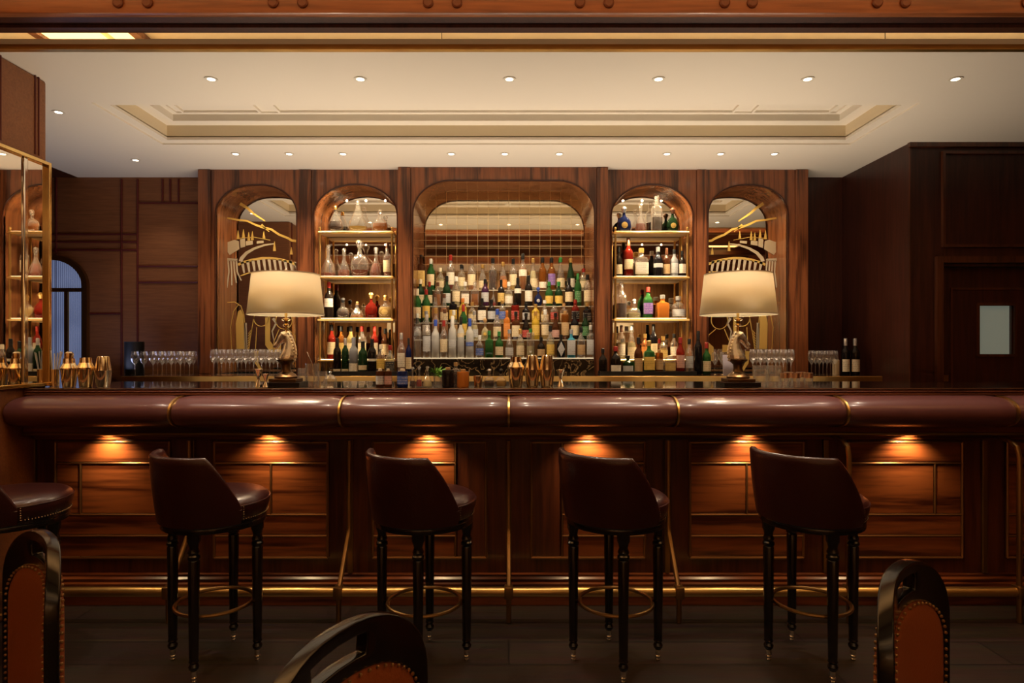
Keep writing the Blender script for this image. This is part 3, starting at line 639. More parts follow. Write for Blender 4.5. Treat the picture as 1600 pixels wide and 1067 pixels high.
CAPC = {'black': (.01, .01, .01), 'white': (.7, .68, .6), 'gold': (.75, .48, .15), 'red': (.26, .02, .015), 'cream': (.68, .58, .40), 'green': (.03, .17, .04), 'blue': (.03, .07, .35), 'silver': (.6, .6, .6), 'brown': (.10, .04, .02), 'grey': (.25, .25, .26), 'orange': (.6, .2, .04), 'wooden': (.45, .26, .10), 'glass': None, 'purple': (.08, .02, .08)}
LABC = {'cream': (.74, .60, .36), 'white': (.80, .72, .56), 'yellow': (.75, .50, .10), 'black': (.02, .02, .02), 'gold': (.62, .42, .12), 'red': (.42, .04, .03), 'blue': (.08, .14, .42), 'orange': (.70, .25, .05), 'tan': (.52, .34, .16), 'purple': (.20, .10, .35), 'silver': (.5, .5, .48), 'green': (.05, .2, .06), 'pink': (.62, .35, .28)}
def gmat(c):
    if c == 'clear': return glass
    col, tr = CLR[c]
    if c == 'frosted': return mat('frosted_bottle_glass', col, .45, trans=.5)
    return mat('bottle_'+c.replace(' ', '_'), col, .08, trans=tr, ior=1.3, spec=.6, metal=.8 if c == 'copper' else 0)
def lmat(c): return mat('liquid_'+c, LIQ[c], .15, trans=.45, ior=1.1)
def cmat(c): return glass if c == 'glass' else mat('cap_'+c, CAPC[c], .3, metal=.8 if c in ('gold', 'silver') else 0)
def bottle(x, ytop, ybase, wpx, d, z, kind, gl, cap, lab, liq=None, fill=.5, label='', cat='bottle', group=None, name=None, lspan=None, dia=False, ys=None):
    h = (ybase-ytop)*d/F; r = wpx*d/F/2; X = XP(x, d); prof, cz, l0, l1 = PROF[kind]
    ys = ys or {'round': .5, 'skull': .6, 'tear': .6}.get(kind, 1); seg = 20
    decan = kind in ('bell', 'round', 'tear', 'skull')
    nm = name or ('decanter' if decan or cap == 'glass' else 'liquor_bottle')
    m = MB(); m.lathe([(max(p[1]*r, .004), p[0]*h)+((p[2],) if len(p) > 2 else ()) for p in prof], seg=seg, ys=ys)
    o = m.build(nm, gmat(gl), loc=(X, d, z)); tag(o, label, cat, group)
    e = 6 if kind == 'sq' else (5 if kind == 'tall' else 2)
    if gl == 'clear' and liq and LIQ[liq]:
        pr = []
        for p in prof:
            if p[0] < fill: pr.append((max(p[1]*r*.93, .003), max(p[0]*h, .0035))+((p[2],) if len(p) > 2 else ()))
        a = [p for p in prof if p[0] >= fill]; b_ = [p for p in prof if p[0] < fill][-1]
        if a: f_ = (fill-b_[0])/(a[0][0]-b_[0]); pr.append(((b_[1]+(a[0][1]-b_[1])*f_)*r*.93, fill*h)+((p[2],) if len(prof[0]) > 2 else ()))
        if len(pr) > 1: MB().lathe([(q_[0], q_[1]) + ((e,) if e != 2 else ()) for q_ in pr], seg=seg, ys=ys).build('liquid', lmat(liq), o)
    rn = .38*r
    if cap:
        m = MB()
        if cap == 'glass' or decan:
            hh = (1-cz)*h; rr = max(.011, min(hh*.5, r*.5)); m.lathe([(rn*.55, -.004), (rn*.7, hh*.12), (rr*.7, hh*.25), (rr, hh*.55), (rr*.75, hh*.85), (rr*.15, hh)], c=(0, 0, cz*h), seg=12)
        else:
            m.lathe([(rn*1.12, cz*h), (rn*1.14, h*.99), (rn*.9, h*1.005)], seg=14)
        m.build('stopper' if (decan or cap == 'glass') else 'cap', cmat(cap), o)
    if lab:
        m = MB()
        if lspan: l0, l1 = lspan
        if dia:
            zc = (l0+l1)/2*h; s_ = (l1-l0)/2*h; v = [m.bm.verts.new(p) for p in ((0, -r*1.03, zc-s_), (r*.9, -r*.9, zc), (0, -r*1.03, zc+s_), (-r*.9, -r*.9, zc))]; m.bm.faces.new(v)
            m.bm.verts.new((0, 0, 0)); 
        elif ys < 1:
            zc = (l0+l1)/2*h; m.lathe([(.001, 0), (r*.42, -.002), (r*.42, -.005)], seg=16); bmesh.ops.rotate(m.bm, verts=m.bm.verts, matrix=Matrix.Rotation(PI/2, 3, 'X')); bmesh.ops.translate(m.bm, verts=m.bm.verts, vec=(0, -r*ys-.006, zc))
        else:
            pr = [(r*1.025, l0*h, e), (r*1.025, l1*h, e)]
            m.lathe(pr, seg=12, a0=-PI/2-1.25, a1=-PI/2+1.25, cap0=False, cap1=False)
        m.build('label', label_mat('label_'+lab, LABC[lab], (.8, .7, .5) if lab in ('black', 'blue', 'purple', 'red', 'green') else (.08, .05, .03)), o)
    return o
NTH = ['first', 'second', 'third', 'fourth', 'fifth', 'sixth', 'seventh', 'eighth', 'ninth', 'tenth']
def row(items, ybase, d, z, where, group, dj=0):
    items = sorted(items, key=lambda a: a[0]); n = len(items)
    for i, it in enumerate(items):
        x, yt, wp, kind, gl, cap, lab = it[:7]; liq = it[7] if len(it) > 7 else None; fill = it[8] if len(it) > 8 else .5; kw = it[9] if len(it) > 9 else {}
        pos = (NTH[i]+' from left') if i < (n+1)//2 else (NTH[n-1-i]+' from right')
        if i == 0: pos = 'leftmost'
        elif i == n-1: pos = 'rightmost'
        noun = 'decanter' if (cap == 'glass' or kind in ('bell', 'round', 'tear', 'skull')) else 'bottle'
        look = ('%s glass %s' % (gl, noun)) if not lab else ('%s %s with %s label' % (gl, noun, lab))
        if not lab and cap and cap != 'glass': look += ' with %s stopper' % cap
        lb = '%s, %s %s' % (look, pos, where)
        # never wider than the gap to its neighbours
        gap = min([abs(items[j][0]-x) for j in (i-1, i+1) if 0 <= j < n] or [99])
        nb = [items[j] for j in (i-1, i+1) if 0 <= j < n]
        bottle(x, yt, ybase, wp, d+(R.uniform(-dj, dj) if dj else 0), z, kind, gl, cap, lab, liq, fill, lb, 'decanter' if noun == 'decanter' else 'bottle', group, **kw)
# central display: tier 5 (top) to tier 1 (front)
T5 = [(658, 398, 13, 'tall', 'brown', 'black', 'gold'), (673, 404, 12, 'std', 'green', 'white', 'cream'), (688, 418, 13, 'squat', 'clear', 'cream', 'cream', 'pale'), (704, 398, 13, 'std', 'clear', 'red', 'white', 'red', .3),
 (721, 413, 12, 'std', 'clear', 'black', 'cream', 'pale'), (737, 404, 14, 'std', 'clear', 'brown', 'cream', 'amber'), (754, 413, 14, 'slope', 'clear', 'gold', 'cream', 'pale', .3), (770, 403, 13, 'std', 'clear', 'black', None, 'dark', .62),
 (786, 409, 13, 'slope', 'clear', 'gold', 'orange', 'amber'), (802, 404, 12, 'std', 'clear', 'black', 'cream', 'gold'), (817, 396, 14, 'std', 'clear', 'black', 'white', 'amber', .6, {'lspan': (.38, .56)}),
 (833, 403, 14, 'slope', 'clear', 'gold', 'cream', 'pale', .6), (848, 402, 12, 'std', 'amber', 'black', 'white', None, .5, {'lspan': (.06, .25)}), (862, 402, 12, 'std', 'amber', 'black', 'purple'),
 (876, 402, 14, 'slope', 'clear', 'green', 'cream', 'gold', .3), (892, 403, 14, 'slope', 'dark green', 'gold', 'white'), (912, 419, 13, 'squat', 'clear', 'red', 'cream', 'pale')]
T4 = [(657, 436, 13, 'squat', 'dark green', 'cream', 'cream'), (671, 440, 10, 'wine', 'dark green', 'red', 'cream'), (684, 441, 12, 'std', 'clear', 'brown', None, 'amber'), (698, 431, 14, 'squat', 'dark green', 'black', 'silver'),
 (713, 432, 14, 'std', 'clear', 'white', 'cream', 'pale'), (727, 440, 12, 'sq', 'clear', 'white', 'white', 'gold'), (742, 440, 14, 'sq', 'clear', 'glass', None, 'amber', .5), (758, 436, 12, 'std', 'purple', 'black', 'silver'), (771, 449, 9, 'bell', 'clear', 'glass', None, 'red', .2),
 (783, 437, 11, 'std', 'dark', 'black', 'gold'), (795, 440, 13, 'squat', 'clear', 'white', 'white', 'pale'), (809, 434, 11, 'wine', 'dark', 'black', 'white', None, .5, {'lspan': (.45, .62)}), (826, 430, 12, 'std', 'dark', 'black', 'white'),
 (841, 448, 14, 'round', 'blue', 'blue', 'silver'), (858, 440, 14, 'squat', 'green', 'green', 'yellow'), (873, 440, 13, 'squat', 'dark green', 'green', 'yellow'), (889, 434, 14, 'std', 'dark', 'black', 'cream'), (903, 427, 11, 'wine', 'green', 'green', 'green'), (918, 429, 14, 'std', 'clear', 'black', 'cream', 'gold')]
T3 = [(652, 451, 13, 'wine', 'green', 'cream', 'cream'), (666, 452, 13, 'std', 'green', 'red', 'yellow'), (680, 458, 13, 'slope', 'clear', 'brown', None, 'amber', .5), (694, 459, 13, 'slope', 'clear', 'brown', 'cream', 'amber', .5),
 (708, 471, 15, 'jar', 'black', 'black', 'yellow'), (723, 466, 13, 'std', 'yellow', 'orange', 'yellow'), (738, 472, 13, 'squat', 'clear', 'gold', 'cream', 'gold'), (753, 466, 14, 'sq', 'dark', 'black', 'white'), (768, 468, 13, 'std', 'dark', 'black', 'silver'),
 (785, 469, 12, 'std', 'clear', 'gold', 'blue', 'pale'), (805, 473, 18, 'jar', 'red', 'black', 'red'), (822, 473, 12, 'std', 'black', 'black', 'silver'), (837, 475, 13, 'std', 'yellow', 'yellow' if 0 else 'gold', 'yellow'), (851, 469, 13, 'slope', 'clear', 'white', 'cream', 'gold'),
 (866, 472, 13, 'std', 'clear', 'black', 'red', 'amber'), (881, 474, 16, 'sq', 'clear', 'wooden', 'tan', 'amber'), (899, 468, 14, 'std', 'red', 'pink' if 0 else 'red', 'black'), (917, 474, 14, 'sq', 'black', 'gold', 'black')]
T2 = [(652, 490, 12, 'std', 'clear', 'white', 'silver'), (666, 486, 12, 'std', 'clear', 'grey', 'white'), (681, 481, 12, 'squat', 'clear', 'gold', None, 'amber'), (695, 483, 13, 'slope', 'clear', 'brown', None, 'amber'), (709, 485, 12, 'std', 'clear', 'white', 'tan', 'gold'),
 (724, 476, 12, 'wine', 'green', 'red', 'yellow'), (741, 486, 13, 'slope', 'clear', 'silver', 'silver', 'pale'), (758, 497, 16, 'skull', 'clear', 'wooden', 'yellow', 'pale', .6), (777, 483, 14, 'squat', 'clear', 'blue', 'cream'), (792, 485, 10, 'tall', 'orange', 'orange', 'orange'),
 (806, 487, 15, 'sq', 'brown', 'black', 'cream'), (822, 489, 13, 'slope', 'dark', 'black', 'red'), (837, 486, 14, 'std', 'yellow', 'gold', 'yellow'), (852, 484, 13, 'std', 'clear', 'white', 'cream', 'gold'), (868, 489, 13, 'slope', 'brown', 'black', 'pink'),
 (883, 486, 12, 'jar', 'amber', 'wooden', 'tan'), (898, 487, 13, 'std', 'black', 'black', 'cream'), (915, 490, 13, 'std', 'dark green', 'black', 'green')]
T1 = [(652, 497, 14, 'tall', 'clear', 'black', None, 'water'), (667, 492, 13, 'std', 'clear', 'silver', 'silver', 'water', .5), (680.5, 500, 13, 'std', 'frosted', 'blue', None), (693.5, 501, 12, 'std', 'clear', 'red', 'cream', 'water'),
 (707, 494, 13, 'wine', 'frosted', 'white', 'silver', None, .5, {'lspan': (.25, .42)}), (720, 495, 11, 'wine', 'frosted', 'black', 'cream', None, .5, {'lspan': (.5, .6)}), (734, 498, 13, 'wine', 'frosted', 'blue', 'blue', None, .5, {'lspan': (.3, .4)}),
 (749.5, 524, 14, 'squat', 'clear', 'white', 'blue', 'water'), (764.5, 517, 15, 'sq', 'green', 'green', None), (780, 518, 14, 'squat', 'green', 'green', 'cream'), (796, 515, 16, 'slope', 'clear', 'grey', 'silver', 'water'), (813, 514, 15, 'squat', 'clear', 'gold', 'cream', 'pale'),
 (829, 514, 15, 'jar', 'clear', 'green', None, 'pale', .4), (845.5, 527, 12, 'squat', 'dark', 'black', 'tan'), (860, 509, 15, 'squat', 'clear', 'black', 'yellow', 'pale'), (876.5, 523, 15, 'squat', 'black', 'black', 'silver', None, .5, {'dia': True, 'lspan': (.05, .7)}),
 (892.5, 515, 14, 'sq', 'sky blue', 'grey', 'silver', None, .5, {'lspan': (.1, .62)}), (908, 511, 14, 'squat', 'clear', 'black', 'tan', 'water'), (923, 508, 14, 'tall', 'clear', 'white', 'silver', 'water')]
tn = ['front tier of central display', 'second tier of central display', 'third tier of central display', 'fourth tier of central display', 'top tier of central display']
for i, (its, yb) in enumerate(((T1, 559), (T2, 530.5), (T3, 504), (T4, 478), (T5, 453))):
    dd = TY[i]+.034
    row([it[:2]+(min(it[2], 12.6),)+it[3:] for it in its], yb, dd, TZ[i]+.0005, 'on '+tn[i], 'bottles on the '+tn[i])
dS = 5.26
def zs(zy): return ZP(zy, D0)+.0005
LS = [(361, [(524, 316, 26, 'tear', 'clear', 'gold', None, 'dark', .42), (559, 308, 30, 'tear', 'clear', 'glass', None, 'gold', .2), (594, 322, 24, 'round', 'clear', 'glass', None, 'amber', .42)], 'top shelf of left shelf niche'),
 (431.5, [(513, 378, 23, 'bell', 'clear', 'glass', None, 'cognac', .13), (537.5, 384, 19, 'bell', 'clear', 'glass', None, 'cognac', .25), (562, 370, 29, 'round', 'clear', 'glass', None, 'cognac', .2), (587.5, 382, 20, 'bell', 'clear', 'glass', None, 'cognac', .45), (605, 376, 12, 'std', 'clear', 'brown', 'cream', 'cognac')], 'second shelf of left shelf niche'),
 (497.5, [(514, 438, 14, 'std', 'dark', 'red', 'white', None, .5, {'lspan': (.32, .55)}), (536, 462, 20, 'skull', 'clear', 'black', None, 'dark', .35), (558, 468, 22, 'bell', 'clear', 'wooden', None, 'amber', .22), (580, 454, 20, 'round', 'red', 'gold', None), (602, 458, 23, 'round', 'clear', 'gold', 'gold', 'gold')], 'third shelf of left shelf niche'),
 (562, [(518, 506, 13, 'std', 'red', 'black', 'cream'), (533.5, 508, 12, 'std', 'amber', 'black', 'gold'), (548, 508, 13, 'std', 'pale gold', 'black', 'cream'), (566, 508, 13, 'std', 'clear', 'red', 'cream', 'red'), (585, 508, 12, 'std', 'red', 'red', 'white'), (602, 512, 12, 'std', 'brown', 'black', 'cream')], 'lowest brass shelf, left niche')]
RS = [(361, [(975, 317, 23, 'round', 'blue', 'silver', 'gold'), (1001, 312, 18, 'bell', 'clear', 'glass', None, 'cognac', .3), (1026, 301, 16, 'tall', 'clear', 'glass', None, 'dark', .42), (1051, 319, 20, 'round', 'dark green', 'brown', 'gold')], 'top shelf of right shelf niche'),
 (431.5, [(966.5, 382, 12, 'squat', 'dark', 'black', 'cream'), (982, 368, 14, 'wine', 'red', 'brown', 'cream', None, .5, {'lspan': (.2, .45)}), (1002, 384, 20, 'sq', 'clear', 'gold', 'white', 'pale'), (1028, 382, 15, 'std', 'black', 'silver', 'silver', None, .5, {'lspan': (.32, .45)}), (1041.5, 384, 11, 'wine', 'brown', 'brown', 'tan'), (1053.5, 386, 12, 'std', 'grey', 'black', 'silver'), (1066, 388, 11, 'std', 'dark', 'black', 'white')], 'second shelf of right shelf niche'),
 (497.5, [(971, 438, 17, 'std', 'clear', 'glass', None, 'dark', .42), (991, 464, 21, 'skull', 'clear', 'silver', None, 'pale', .3), (1012.5, 446, 15, 'std', 'green', 'red', 'purple'), (1035, 458, 19, 'sq', 'orange', 'silver', None), (1060, 460, 21, 'squat', 'clear', 'silver', 'silver', 'water')], 'third shelf of right shelf niche'),
 (562, [(971, 507, 12, 'wine', 'clear', 'brown', 'white', 'pale'), (987, 507, 14, 'slope', 'clear', 'silver', 'cream', 'pale'), (1008, 520, 12, 'std', 'copper', 'gold', 'orange'), (1021, 505, 12, 'wine', 'black', 'black', 'cream'), (1036, 524, 14, 'squat', 'clear', 'gold', 'gold', 'gold'), (1053, 520, 12, 'std', 'clear', 'black', 'white', 'amber')], 'lowest brass shelf, right niche')]
for grp in (LS, RS):
    for zy, its, where in grp: row(its, zy-2, dS, zs(zy), 'on '+where, 'bottles on the '+where)
CB = ZP(588, 5.0)
row([(527, 530, 12, 'wine', 'dark', 'black', 'cream', None, .5, {'lspan': (.05, .12)}), (539.5, 530, 11, 'wine', 'dark green', 'silver', 'cream', None, .5, {'lspan': (.05, .12)}), (552.5, 529, 14, 'wine', 'grey', 'grey', 'white', None, .5, {'lspan': (.05, .28)}), (567, 535, 14, 'wine', 'dark green', 'black', 'cream', None, .5, {'lspan': (.1, .25)}),
     (581.5, 531, 13, 'wine', 'dark', 'black', 'white', None, .5, {'lspan': (.35, .42)}), (595, 540, 13, 'std', 'clear', 'cream', 'yellow', 'amber'), (609.5, 541, 14, 'squat', 'clear', 'red', 'black', 'pale'), (627, 522, 12, 'std', 'clear', 'silver', 'white', 'water'), (638.5, 530, 9, 'wine', 'blue', 'black', 'cream')], 584.5, 5.02, BZ+.011, 'in tray below left shelf niche', 'bottles in the left counter tray')
row([(942, 546, 13, 'squat', 'dark', 'black', None), (962, 543, 16, 'squat', 'dark', 'red', 'white', None, .5, {'lspan': (.05, .3)}), (981, 557, 16, 'squat', 'dark green', 'black', 'silver'), (997.5, 529, 13, 'squat', 'brown', 'black', 'tan', None, .5, {'lspan': (.05, .42)}), (1014, 534, 16, 'sq', 'green', 'gold', 'yellow'), (1030, 548, 12, 'jar', 'amber', 'wooden', 'tan'),
     (1047, 557, 17, 'jar', 'clear', 'cream', 'gold', 'gold'), (1063, 529, 13, 'std', 'red', 'red', 'pink'), (1077, 531, 12, 'std', 'clear', 'black', 'silver', 'water')], 584.5, 5.02, BZ+.011, 'in tray below right shelf niche', 'bottles in the right counter tray')
row([(1091, 517, 12, 'wine', 'black', 'black', None), (1104, 535, 13, 'squat', 'green', 'red', 'cream')], 584.5, 5.02, BZ+.001, 'on counter right of the shelf niche', 'bottles right of the tray')
row([(1321, 529, 12, 'wine', 'black', 'silver', 'white', None, .5, {'lspan': (.08, .42)}), (1336, 529, 13, 'wine', 'dark', 'silver', 'white', None, .5, {'lspan': (.08, .42)})], 585, 5.0, BZ+.001, 'of the pair at right end of back counter', 'two bottles at the right end')
for x0, x1, s_ in ((498, 644, 'left'), (936, 1084, 'right')):
    m = MB(); a, b = XP(x0, 5.02), XP(x1, 5.02); m.box(a, b, 4.94, 5.08, BZ+.0005, BZ+.01); m.box(a, b, 4.94, 4.946, BZ+.01, BZ+.028); m.box(a, a+.006, 4.946, 5.08, BZ+.01, BZ+.028); m.box(b-.006, b, 4.946, 5.08, BZ+.01, BZ+.028)
    tag(m.build('bar_tray', blackm, smooth=False), 'long low black tray on the back counter below the %s shelf niche' % s_, 'tray')

# ------------------------------------------------------------ lamps
def horse(flip):
    s = 1 if flip else -1
    path = [((.004, 0, 0), .050, .036), ((.008, 0, .022), .047, .033), ((.016, 0, .055), .036, .026), ((.018, 0, .090), .027, .020), ((.010, 0, .120), .021, .016), ((-.002, 0, .142), .014, .012)]
    m = MB(); rs = []
    for (c, a, b) in path: rs.append([((-s)*(c[0]+a*math.cos(t_*PI/6)), b*math.sin(t_*PI/6), c[2]) for t_ in range(12)])
    m.rings(rs)
    head = [((.004, 0, .146), .014, .012), ((-.008, 0, .134), .025, .019), ((-.024, 0, .113), .024, .018), ((-.042, 0, .089), .016, .0135), ((-.055, 0, .072), .0165, .014), ((-.063, 0, .062), .012, .011)]
    rs = []
    for (c, a, b) in head:
        dx, dz = -.62, -.78
        rs.append([((-s)*(c[0]+a*math.cos(t_*PI/6)*(.78)), b*math.sin(t_*PI/6), c[2]-a*math.cos(t_*PI/6)*.62*1.0) for t_ in range(12)])
    m.rings(rs)
    for sy in (-1, 1): m.rings([[((-s)*(.002+.006*math.cos(k*PI/3)), sy*.009+.004*math.sin(k*PI/3), .142) for k in range(6)], [((-s)*(.000+.001*math.cos(k*PI/3)), sy*.010+.001*math.sin(k*PI/3), .166) for k in range(6)]])
    return m
def lamp(x, ybase, label, flip):
    d_ = 3.44; X = XP(x, d_); t = thing('table_lamp', label, 'lamp', (X, d_, BT+.0005))
    MB().box(-.098, .098, -.075, .075, 0, .028, .003).build('plinth', mat('black_marble', (.008, .007, .007), .12, coat=.5), t, smooth=False)
    MB().box(-.074, .074, -.06, .06, .028, .046, .003).build('plinth_step', mat('bronze', (.16, .09, .04), .3, .9), t, smooth=False)
    MB().lathe([(.060, .046), (.062, .056), (.050, .068), (.030, .082), (.024, .100), (.026, .122), (.040, .136), (.050, .142), (.050, .150), (.02, .152)], seg=28).build('pedestal', MATS['bronze'], t)
    hz = .151
    o = horse(flip).build('horse_head', silverg, t, smooth=True); o.location = (0, 0, hz)
    rm = o.modifiers.new('remesh', 'REMESH'); rm.mode = 'VOXEL'; rm.voxel_size = .0028; rm.use_smooth_shade = True
    sm = o.modifiers.new('smooth', 'SMOOTH'); sm.iterations = 2; sm.factor = .5
    m = MB(); s = 1 if flip else -1
    for k in range(9):   # mane locks down the back of the neck
        f = k/8; bx = (-s)*(.018+.034*math.sin(f*2.2)*.9); bz = .150-.135*f
        for sy in (-1, 0, 1): m.tube([((-s)*.004 + bx*.5, sy*.006, bz), (bx, sy*.011, bz-.008), (bx+(-s)*.008, sy*.012, bz-.026)], [.006, .0065, .002], 6)
    m.build('mane', silverg, o)
    MB().lathe([(.008, .300), (.008, .330), (.018, .334), (.018, .340), (.009, .345), (.012, .360), (.026, .366), (.026, .371), (.008, .375), (.007, .43)], seg=18).build('stem', brass_br, t)
    zb_, zt_ = .395, .617
    m = MB(); m.lathe([(.202, zb_), (.178, zt_)], seg=48, cap0=False, cap1=False); o = m.build('lamp_shade', shade_m, t)
    so = o.modifiers.new('solid', 'SOLIDIFY'); so.thickness = .0015
    m = MB(); m.lathe([(.2035, zb_-.002), (.2035, zb_+.004), (.2015, zb_+.004), (.2015, zb_-.002)], seg=48, cap0=False, cap1=False); m.lathe([(.1795, zt_-.004), (.1795, zt_+.001), (.177, zt_+.001), (.177, zt_-.004)], seg=48, cap0=False, cap1=False)
    for a in range(3): m.tube([(0, 0, zt_+.002), (.177*math.cos(a*2.09+.3), .177*math.sin(a*2.09+.3), zt_-.004)], .0015, 6)
    m.build('shade_trim', mat('shade_tape', (.55, .46, .32), .6), o)
    MB().lathe([(.004, zt_), (.004, zt_+.008), (.011, zt_+.014), (.009, zt_+.024), (.002, zt_+.034)], seg=12).build('finial', silverg, t)
    MB().lathe([(.012, .43), (.012, .45), (.026, .475), (.028, .50), (.018, .525), (.002, .532)], seg=16).build('bulb', mat('glowing_bulb', (1, 1, 1), .5, emit=(1, .70, .38), es=14), t)
    for zz, e in ((.49, E_LAMP*.5), (.565, E_LAMP*.5)): light('lamp_glow', 'POINT', (X, d_, BT+zz), e, (1, .80, .56), shadow_soft_size=.05)
lamp(447, 605, 'table lamp with cream drum shade and left-facing gilt horse head, in front of left niche', False)
lamp(1153, 603, 'table lamp with cream drum shade and right-facing gilt horse head, in front of right niche', True)

# ------------------------------------------------------------ glassware and bar tools
def wine_mesh(h, r):
    m = MB(); m.lathe([(r*.85, .0005), (r*.85, .0015), (.003, .004), (.0028, h*.42), (.006, h*.46), (r*.75, h*.58), (r, h*.70), (r*.92, h*.85), (r*.72, h)], seg=16, cap1=False)
    return m
def where_in(spots, i):
    ds = sorted({d_ for _, d_ in spots}); names = {1: ['only'], 2: ['front', 'rear'], 3: ['front', 'middle', 'rear']}[len(ds)]
    x, d_ = spots[i]; same = sorted(a for a, b in spots if b == d_); k = same.index(x); n = len(same)
    p = 'leftmost' if k == 0 else 'rightmost' if k == n-1 else (NTH[k]+' from left' if k < (n+1)//2 else NTH[n-1-k]+' from right')
    return p+('' if len(ds) == 1 else ' in %s row' % names[ds.index(d_)])
def glasses(spots, h, r, label, group, d_=4.95, z=BZ+.0005):
    src = None
    for i_, (x, dd) in enumerate(spots):
        X = XP(x, dd)
        if src is None:
            src = wine_mesh(h, r).build('wine_glass', thin_glass, loc=(X, dd, z)); tag(src, label+', '+where_in(spots, i_), 'wine glass', group)
        else:
            c = src.copy(); COL.objects.link(c); c.location = (X, dd, z); c['label'] = label+', '+where_in(spots, i_)
sp = [(211+i*14.2, 4.83) for i in range(8)]+[(239+i*14.2, 4.93) for i in range(5)]+[(246+i*14, 5.03) for i in range(5)]
glasses([(x, d_) for x, d_ in sp if x < 306], .185, .031, 'clear wine glass at far left of the counter', 'wine glasses at the left end')
sp = [(334+i*12.5, 4.83) for i in range(9)]+[(340+i*12.5, 4.91) for i in range(8)]+[(334+i*12.5, 5.0) for i in range(9)]
glasses(sp, .20, .0285, 'clear wine glass before the left etched mirror', 'wine glasses before the left etched mirror')
sp = [(1176+i*12, 4.83) for i in range(6)]+[(1182+i*12, 4.91) for i in range(5)]+[(1176+i*12, 5.0) for i in range(6)]
glasses(sp, .20, .0275, 'clear wine glass before the right etched mirror', 'wine glasses before the right etched mirror')
glasses([(1117, 4.95), (1129, 4.95), (1141, 4.95)], .18, .026, 'clear glass in the trio beside the red-capped bottle', 'glasses beside the red-capped bottle')
glasses([(1268+i*12, 4.9) for i in range(4)]+[(1274+i*12, 5.0) for i in range(3)], .19, .028, 'clear glass at right end of the counter', 'wine glasses at the right end')
t = thing('candle', 'ivory pillar candle at the right end of the back counter', 'candle', (XP(1306, 5.02), 5.02, BZ+.0005)); MB().lathe([(.026, 0), (.026, .115), (.022, .118), (.01, .114)], seg=20).build('wax', mat('ivory_wax', (.62, .52, .36), .5), t); MB().tube([(0, 0, .112), (0, .001, .124)], .001, 6).build('wick', blackm, t)
t = tag(MB().box(-.05, .05, -.045, .045, 0, .205, .004).build('menu_box', navy, loc=(XP(1362, 5.05), 5.05, BZ+.0005), smooth=False), 'upright navy blue box at the right end of the back counter', 'box')
t = thing('ice_bucket', 'tall black cylinder standing behind the wine glasses at far left', 'cylinder', (XP(210, 5.12), 5.12, BZ+.0005)); MB().lathe([(.070, 0), (.072, .01), (.072, .26), (.069, .262), (.069, .05), (.01, .045)], seg=28, cap1=True).build('cylinder_wall', blackm, t); MB().lathe([(.0735, .255), (.0735, .263), (.0725, .263)], seg=28, cap0=False, cap1=False).build('rim', mat('dark_rim', (.03, .03, .03), .3), t)
t.name = 'black_canister'
t = tag(MB().box(-.055, .055, -.004, .004, 0, .16).build('menu_card', mat('grey_card', (.30, .26, .28), .7), loc=(XP(1141, 4.80), 4.80, BZ+.0005), smooth=False), 'upright grey card behind the right table lamp', 'menu card')
t.rotation_euler = (-.1, 0, .15)
def tool(name, label, cat, x, d_, parts, group=None, rz=0):
    t = thing(name, label, cat, (XP(x, d_), d_, BT+.0005), rz, group)
    for nm, prof, m_ in parts: MB().lathe(prof, seg=36, cap0=prof[0][0] > .0, cap1=True).build(nm, m_, t, ang=.2)
    return t
def cobbler(x, label, d_=3.42, s=1.0, cap=True, w_=.042):
    r = w_; parts = [('tin', [(r*.72, 0), (r*.74, .003), (r*.98, .095*s), (r, .10*s)], gold), ('shoulder', [(r*1.03, .098*s), (r*1.03, .106*s), (r*.78, .126*s), (r*.70, .132*s), (r*.64, .16*s)], gold)]
    if cap: parts.append(('cap', [(r*.50, .158*s), (r*.52, .170*s), (r*.50, .19*s), (r*.3, .198*s), (.002, .2*s)], gold))
    return tool('cocktail_shaker', label, 'cocktail shaker', x, d_, parts)
def boston(x, label, d_=3.44, s=1.0, m_=gold):
    return tool('boston_shaker', label, 'cocktail shaker', x, d_, [('lower_tin', [(.032, 0), (.033, .003), (.043, .085*s), (.044, .09*s)], m_), ('upper_tin', [(.041, .082*s), (.0405, .09*s), (.029, .165*s), (.027, .168*s)], gold)])
cobbler(108, 'gold cobbler shaker with domed cap, beside the straws near left mirror', s=.97)
cobbler(134, 'gold cobbler shaker without cap, between capped shaker and tall tins', cap=False, s=1.0)
boston(161, 'stacked gold and silver mixing tins, rightmost by the left mirror', s=1.0, m_=chrome)
t = tool('straw_holder', 'gold cup of white paper straws near the left mirror', 'straw holder', 85, 3.46, [('cup', [(.022, 0), (.023, .002), (.024, .095), (.022, .096)], gold)])
for k in range(7):
    a = k*.9; MB().tube([(.006*math.cos(a), .006*math.sin(a), .02), (.042*math.cos(a), .014*math.sin(a), .19+.01*math.sin(3*a))], .0032, 8).build('straw', mat('white_straw', (.75, .72, .7), .5), t)
cobbler(806, 'gold shaker without cap, left of the two tall tins at bar centre', 3.44, 1.02, False, .046)
boston(831.5, 'tall gold mixing tins, middle of the central shaker trio', 3.46, 1.03)
boston(854.5, 'tall gold mixing tins, right of the central shaker trio', 3.46, 1.03)
def jigger(x, label, d_=3.4, s=1.0, m_=chrome): return tool('jigger', label, 'jigger', x, d_, [('cup', [(.020*s, .001), (.021*s, .002), (.007*s, .042*s), (.007*s, .048*s), (.025*s, .098*s), (.024*s, .0985*s), (.006*s, .055*s)], m_)])
jigger(404, 'steel double jigger left of the left lamp base'); jigger(415, 'small steel jigger beside the left lamp base', 3.36, .75); jigger(876, 'silver and copper double jigger right of the gold mixing tins', 3.42, .95)
